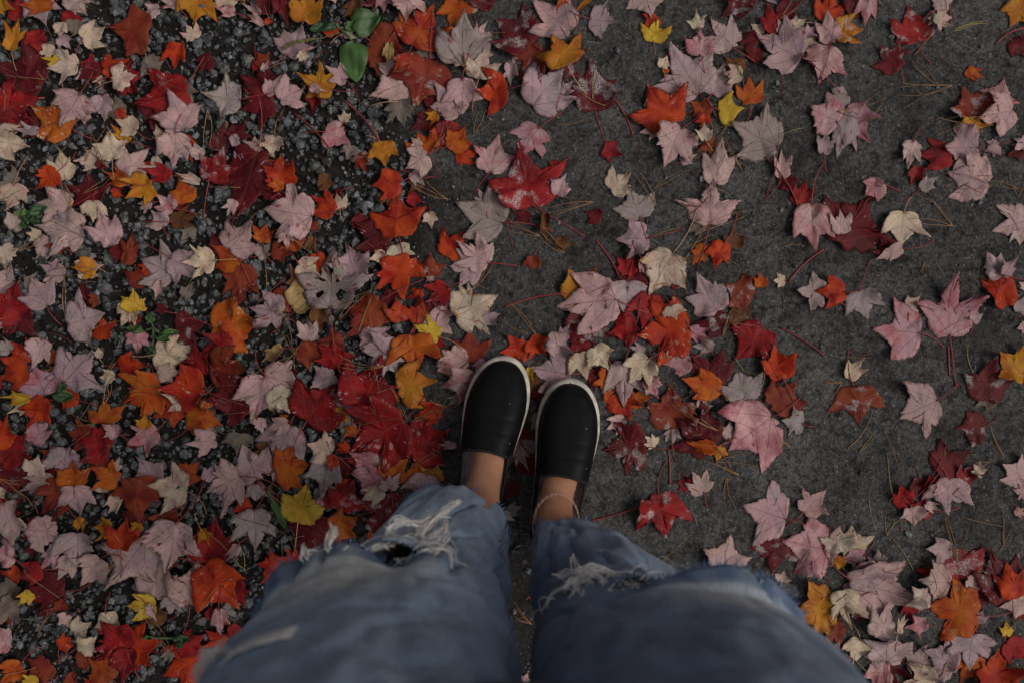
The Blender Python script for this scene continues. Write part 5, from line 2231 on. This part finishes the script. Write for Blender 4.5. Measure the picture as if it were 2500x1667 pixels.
# frayed edges: short blue ends standing out of hem and tear
for kind, k, E0, E1 in EDGES:
    fb = Bag()
    dirs = E0 - E1
    dirs /= np.linalg.norm(dirs, axis=1)[:, None] + 1e-9
    e = rip(k, ph)
    for q in range(NPHI):
        if kind != 'hem' and e[q] < 0.15: continue
        for rep in range(3 if kind == 'hem' else 4):
            f = R.random()
            p = E0[q] * (1 - f) + E0[(q + 1) % NPHI] * f
            d = dirs[q] + np.array([R.gauss(0, 0.35), R.gauss(0, 0.35), R.gauss(0, 0.25)])
            outn = np.array([math.cos(ph[q]), math.sin(ph[q]), 0])
            ln_ = R.uniform(0.002, 0.0052) if kind == 'hem' else R.uniform(0.002, 0.007)
            d = d / np.linalg.norm(d) + outn * R.uniform(0.1, 0.9)
            P = np.array([p - d * 0.0012, p + d * ln_ * 0.5, p + d * ln_ + outn * R.uniform(-0.001, 0.002)])
            Vt, Qt, Tt = tube(P - PL, np.array([0.00050, 0.00042, 0.0002]), 4, False)
            fb.add(Vt, Qt, None)
    if fb.n:
        link(bpy.data.objects.new({'hem': 'frayed_hem', 'lip': 'frayed_tear', 'low': 'frayed_tear'}[kind], fb.mesh('fray', M_BLUEFRAY)), jeans)


# long white weft threads hanging loose round the tears
def on_leg(k, px, py, z, out=0.004):
    """a place on or just off the leg at height z, where the picture shows px, py"""
    p = W(px, py, z)
    cx_, cy_, a, b = leg_ring(k, z)
    ang = math.atan2((p[1] - cy_) / b, (p[0] - cx_) / a)
    x, y = leg_surface(k, z, np.array([ang]))
    return np.array([x[0] + out * math.cos(ang), y[0] + out * math.sin(ang), z])


def spline(P, n=24):
    P = np.asarray(P, float)
    Q = np.vstack([2 * P[0] - P[1], P, 2 * P[-1] - P[-2]])
    out = []
    seg = len(P) - 1
    for s in range(seg):
        p0, p1, p2, p3 = Q[s:s + 4]
        for t in np.linspace(0, 1, max(3, n // seg), endpoint=(s == seg - 1)):
            out.append(0.5 * ((2 * p1) + (-p0 + p2) * t + (2 * p0 - 5 * p1 + 4 * p2 - p3) * t ** 2 + (-p0 + 3 * p1 - 3 * p2 + p3) * t ** 3))
    return np.array(out)


THREADS = [  # picture points with the height of each, as they loop and hang
    (0, [(1130, 1205, .30), (1085, 1240, .36), (1030, 1280, .42), (1015, 1320, .44)], 3),
    (0, [(1118, 1212, .31), (1060, 1262, .40), (1030, 1300, .43), (1022, 1345, .45)], 2),
    (0, [(1090, 1270, .38), (1085, 1310, .42), (1050, 1345, .45), (1020, 1378, .47)], 3),
    (0, [(1088, 1262, .38), (1075, 1290, .41), (1040, 1310, .44), (1048, 1340, .46)], 2),
    (0, [(1085, 1325, .44), (1055, 1365, .47), (1020, 1385, .48), (1005, 1372, .48), (1022, 1360, .47)], 2),
    (0, [(1095, 1238, .36), (1050, 1256, .40), (1020, 1270, .43), (985, 1262, .44), (955, 1275, .45), (948, 1300, .46)], 2),
    (0, [(1000, 1262, .43), (968, 1252, .44), (950, 1275, .45), (965, 1290, .455)], 1),
    (0, [(1005, 1372, .47), (985, 1388, .48), (970, 1375, .485)], 2),
    (0, [(955, 1322, .46), (915, 1338, .475), (880, 1362, .485)], 1),
    (0, [(820, 1348, .49), (800, 1330, .49), (806, 1295, .485), (808, 1265, .475)], 2),
    (0, [(815, 1348, .49), (840, 1335, .49), (850, 1345, .49)], 1),
    (0, [(735, 1362, .495), (728, 1335, .49), (722, 1310, .48)], 2),
    (0, [(745, 1342, .49), (775, 1325, .48), (800, 1300, .47)], 1),
    (1, [(1345, 1402, .44), (1375, 1392, .445), (1405, 1398, .45), (1440, 1415, .465)], 2),
    (1, [(1392, 1358, .40), (1398, 1385, .43), (1412, 1400, .45)], 1),
    (1, [(1412, 1400, .45), (1432, 1380, .45), (1470, 1384, .45), (1520, 1402, .46), (1560, 1425, .47), (1600, 1440, .485)], 3),
    (1, [(1425, 1404, .455), (1460, 1412, .46), (1485, 1440, .475), (1480, 1458, .485)], 3),
    (1, [(1375, 1435, .465), (1390, 1420, .46), (1420, 1416, .46), (1445, 1425, .465)], 2),
    (1, [(1402, 1412, .455), (1405, 1432, .465), (1412, 1452, .475), (1400, 1465, .48), (1415, 1472, .485), (1428, 1455, .48)], 2),
    (1, [(1488, 1452, .485), (1510, 1432, .475), (1530, 1438, .478), (1560, 1440, .485)], 2),
    (1, [(1812, 1475, .50), (1800, 1448, .50), (1820, 1425, .495), (1850, 1410, .485)], 2),
    (1, [(1835, 1490, .505), (1838, 1462, .50), (1850, 1435, .495), (1862, 1418, .485)], 2),
    (0, [(500, 1640, .72), (498, 1600, .715), (530, 1585, .71), (560, 1600, .712), (562, 1640, .718)], 4),
    (0, [(480, 1650, .73), (490, 1620, .72), (540, 1580, .71)], 3),
]
tg = []
for k, pts, cnt in THREADS:
    for c in range(cnt * 2 + 3):
        P = []
        for n_, (px, py, z) in enumerate(pts):
            q = on_leg(k, px, py, z, 0.0035)
            free = W(px, py, z)
            # threads keep close to the cloth, the tips float free
            mixf = 0.75
            p = q * (1 - mixf) + free * mixf
            P.append(p + np.array([R.gauss(0, 0.0026), R.gauss(0, 0.0026), R.gauss(0, 0.0026)]))
        S_ = spline(P, 26)
        Vt, Qt, Tt = tube(S_ - PL, np.linspace(0.00075, 0.0005, len(S_)), 5)
        tg.append((Vt, Qt, Tt))
# fine white weft threads still bridging each tear, side by side
for k in range(2):
    a0_, a1_ = (60, 104) if k == 0 else (90, 132)
    for q in range(15):
        ang = math.radians(R.uniform(a0_, a0_ + 18) if R.random() < 0.6 else R.uniform(a1_ - 6, a1_ + 22)); dphi = math.radians(R.uniform(10, 30)) * R.choice([-1, 1])
        zz_ = R.uniform(0.452, 0.492)
        P = []
        for s_ in np.linspace(0, 1, 7):
            p_ = ang + dphi * s_
            x, y = leg_surface(k, zz_, np.array([p_]))
            o_ = 0.006 * math.sin(s_ * 3.14) + 0.004 + R.gauss(0, 0.0008)
            P.append((x[0] + o_ * math.cos(p_), y[0] + o_ * math.sin(p_), zz_ - 0.008 * math.sin(s_ * 3.14) + R.gauss(0, 0.001)))
        S_ = spline(P, 18)
        tg.append(tube(S_ - PL, np.linspace(0.00055, 0.0004, len(S_)), 5))
# a worn-through patch high on the left thigh: close white weft threads
for q in range(26):
    t_ = q / 25
    P = []
    for s_ in np.linspace(0, 1, 8):
        px = 592 + 140 * s_ + 8 * t_; py = 1640 - 62 * s_ + 26 * (t_ - 0.5) * (1 - 0.3 * s_)
        P.append(on_leg(0, px, py, 0.735, 0.0012 + 0.0012 * math.sin(s_ * 3.14)) + np.array([0, 0, (t_ - 0.5) * 0.022 + R.gauss(0, 0.0005)]))
    Vt, Qt, Tt = tube(np.array(P) - PL, 0.0008, 5)
    tg.append((Vt, Qt, Tt))
for Vt, Qt, Tt in tg:
    link(bpy.data.objects.new('loose_thread', make_mesh('loose_thread', Vt, [Qt, Tt], M_FRAY)), jeans)

# --- shoes
ZS = 0.0075


def shoe_upper_pts(k, inset, hmul, t, phs):
    """upper: arch over the sole from side (ph 0) to side (ph pi) at station t"""
    o, f, l = SHOES[k]
    w = shoe_half(min(1.0, t / 0.974)) * (1 - (inset + np.interp(t, [0, 0.40, 0.60, 0.85, 1.0], [-0.0035, -0.003, -0.0006, 0.0002, 0.0006])) / 0.046)
    w = max(float(w), 0.0008)
    hgt = np.interp(t, [0.0, 0.04, 0.12, 0.3, 0.42, 0.55, 0.68, 0.82, 0.90, 0.955, 0.974], [0.030, 0.050, 0.056, 0.058, 0.063, 0.058, 0.048, 0.037, 0.028, 0.018, 0.004]) * hmul
    c, s = np.cos(phs), np.sin(phs)
    n1 = 0.62
    v = w * np.sign(c) * np.abs(c) ** n1
    z = hgt * np.abs(s) ** 0.72
    if 0.5 < t < 0.8:                                            # walking creases across the vamp
        z = z - np.abs(s) * (0.0011 * math.exp(-((t - 0.60 + 0.02 * float(c[0])) / 0.010) ** 2) + 0.0009 * math.exp(-((t - 0.655) / 0.009) ** 2))
    if t < 0.48:
        q = np.clip((0.48 - t) / 0.2, 0, 1)
        v = v * (1 - 0.08 * q * (z / 0.06))
    base = o + f * (t * SHOE_L) + l * float(shoe_mid(t, k))
    return base[None] + l[None] * v[:, None] + np.array([0, 0, 1.0])[None] * (ZS + 0.018 + z)[:, None], v, z


def opening(t):
    """half width of the foot opening at station t (0 where closed)"""
    t = np.asarray(t, float)
    a, b = 0.055, 0.475
    q = (t - a) / (b - a)
    w = np.where((q > 0) & (q < 1), 0.0325 * np.clip(q / 0.28, 0, 1) ** 0.5 * np.clip((1 - q) / 0.06, 0, 1) ** 0.4, 0.0)
    return w


ORDER_NAMES = ['left', 'right']
for k in range(2):
    o, f, l = SHOES[k]
    loc = o.copy()
    sroot = bpy.data.objects.new('shoe', None)
    sroot.location = loc - PL
    sroot.empty_display_size = 0.03
    link(sroot, person)
    sroot['label'] = 'black slip-on shoe with white rubber sole on the %s foot' % ORDER_NAMES[k]
    # sole: outline swept up with a rounded foxing edge
    ts = np.concatenate([0.5 - 0.5 * np.cos(np.linspace(0, math.pi, 60))])
    outl = []
    for t in ts: outl.append((t, 1))
    for t in ts[::-1][1:-1]: outl.append((t, -1))
    rings_ = []
    for zf, ins in [(0.0, 0.004), (0.0015, 0.0012), (0.006, 0.0), (0.018, 0.0002), (0.0225, 0.0012), (0.0245, 0.0030), (0.0245, 0.010)]:
        P = []
        for t, s in outl:
            w = max(float(shoe_half(t)) - ins, 0.0)
            tt = 0.5 + (t - 0.5) * (1 - 2 * ins / SHOE_L)
            P.append(o + f * (tt * SHOE_L) + l * (float(shoe_mid(t, k)) + s * w) + np.array([0, 0, ZS + zf]))
        rings_.append(np.array(P))
    V = np.vstack(rings_); n_ = len(outl); m_ = len(rings_)
    i = np.arange(m_ - 1)[:, None] * n_; jn = np.arange(n_)[None]
    Q = np.stack([i + jn, i + (jn + 1) % n_, i + n_ + (jn + 1) % n_, i + n_ + jn], -1).reshape(-1, 4)
    V = np.vstack([V, rings_[0].mean(0), rings_[-1].mean(0)])
    T = [(len(V) - 2, (q + 1) % n_, q) for q in range(n_)] + [(len(V) - 1, (m_ - 1) * n_ + q, (m_ - 1) * n_ + (q + 1) % n_) for q in range(n_)]
    link(bpy.data.objects.new('sole', make_mesh('sole', V - loc, [Q, np.array(T)], M_SOLE, True)), sroot)
    # upper and lining: the same shell, lining slightly inside
    for nm, inset, hm, mat in (('upper', 0.0036, 1.0, M_SHOE), ('lining', 0.0050, 0.985, M_LINING)):
        tt_ = (0.5 - 0.5 * np.cos(np.linspace(0.02, math.pi - 0.02, 150))) * 0.974; pp = np.linspace(0, math.pi, 65)
        V, U, keepv = [], [], []
        for t in tt_:
            P, v, z = shoe_upper_pts(k, inset, hm, t, pp)
            V.append(P); U.append(np.stack([np.cumsum(np.concatenate([[0], np.hypot(np.diff(v), np.diff(z))])), np.full(len(pp), t * SHOE_L), np.zeros(len(pp))], -1))
            hole = (np.abs(v) < opening(t)) & (z > 0.02)
            keepv.append(~hole)
        V = np.array(V); U = np.array(U); kv = np.array(keepv)
        n1_, n2_ = kv.shape
        i = np.arange(n1_ - 1)[:, None] * n2_; jn = np.arange(n2_ - 1)[None]
        Q = np.stack([i + jn, i + jn + 1, i + n2_ + jn + 1, i + n2_ + jn], -1)
        ok = (kv[:-1, :-1] & kv[1:, :-1] & kv[:-1, 1:] & kv[1:, 1:])
        Q = Q[ok]
        me = make_mesh(nm, V.reshape(-1, 3) - loc, Q, mat, True, {'cloth_uv': ('FLOAT_VECTOR', U.reshape(-1, 3))})
        link(bpy.data.objects.new(nm, me), sroot)
    # binding round the opening
    P = []
    for side in (1, -1):
        row = []
        for t in np.linspace(0.056, 0.4745, 60):
            P_, v, z = shoe_upper_pts(k, 0.0036, 1.0, t, np.linspace(0, math.pi, 400))
            w = float(opening(t))
            m2 = (v > 0) if side == 1 else (v <= 0)
            ix = np.nonzero(m2 & (z > 0.02))[0]
            q = ix[np.argmin(np.abs(np.abs(v[ix]) - w))]
            row.append(P_[q])
        P.append(row if side == 1 else row[::-1])
    loop = np.array(P[0] + P[1] + [P[0][0]])
    Vt, Qt, Tt = tube(loop - loc, 0.0019, 8, False)
    link(bpy.data.objects.new('binding', make_mesh('binding', Vt, [Qt], M_BIND, True)), sroot)
    # elastic gore at each side of the vamp and a stitch line along the opening
    for side in (1, -1):
        rows_ = []
        for t in np.linspace(0.405, 0.465, 8):
            P_, v, z = shoe_upper_pts(k, 0.0029, 1.006, t, np.linspace(0, math.pi, 300))
            m2 = np.nonzero((v * side > 0) & (np.abs(v) > float(opening(min(t, 0.44))) + 0.0005) & (z > 0.012))[0]
            if side == -1: m2 = m2[::-1]
            rows_.append(P_[m2[np.linspace(0, len(m2) - 1, 14).astype(int)]])
        V = np.vstack(rows_); i = np.arange(7)[:, None] * 14; jn = np.arange(13)[None]
        Q = np.stack([i + jn, i + jn + 1, i + 14 + jn + 1, i + 14 + jn], -1).reshape(-1, 4)
        link(bpy.data.objects.new('elastic_gore', make_mesh('elastic_gore', V - loc, Q, M_BIND, True)), sroot)
    # footbed
    P = [o + f * ((0.03 + t * 0.80) * SHOE_L) + l * (float(shoe_mid(t * 0.8, k)) + s * max(float(shoe_half(t)) - 0.008, 0) * (0.82 + 0.1 * t)) + np.array([0, 0, ZS + 0.0265]) for t, s in outl]
    V = np.vstack([np.array(P), np.mean(P, axis=0)])
    T = np.array([(n_, q, (q + 1) % n_) for q in range(n_)])
    link(bpy.data.objects.new('footbed', make_mesh('footbed', V - loc, T, M_INSOLE, True)), sroot)

# --- anklet: strands of tiny beads on the right ankle
M_BEAD = [simple_mat('copper_bead', (0.50, 0.24, 0.16), 0.3, 900.0, 0.3, 0.6), simple_mat('silver_bead', (0.72, 0.66, 0.64), 0.22, 900.0, 0.2, 0.8)]
an_root = bpy.data.objects.new('anklet', None)
an_root.empty_display_size = 0.02
ac = Pt(1, 0.235, 0.003, 0.112)
an_root.location = ac - PL
link(an_root, person)
an_root['label'] = 'thin multi-strand anklet of copper and silver beads'
for s_ in range(4):
    bb = Bag()
    for q in range(120):
        a = 2 * math.pi * q / 120
        rx, ry = 0.0315, 0.0405
        p = f * (ry * math.cos(a)) + l * (rx * math.sin(a))
        z = -0.004 * math.cos(a) + 0.0036 * (s_ - 2) + 0.0014 * math.sin(a * 3 + s_ * 1.7)
        bb.add(I0 * (0.00055 if q % 4 else 0.0009) + p * (1 + 0.02 * (2 - s_)) + np.array([0, 0, z]), None, F0)
    link(bpy.data.objects.new('bead_strand', bb.mesh('bead_strand', M_BEAD[1 if s_ == 2 else 0])), an_root)
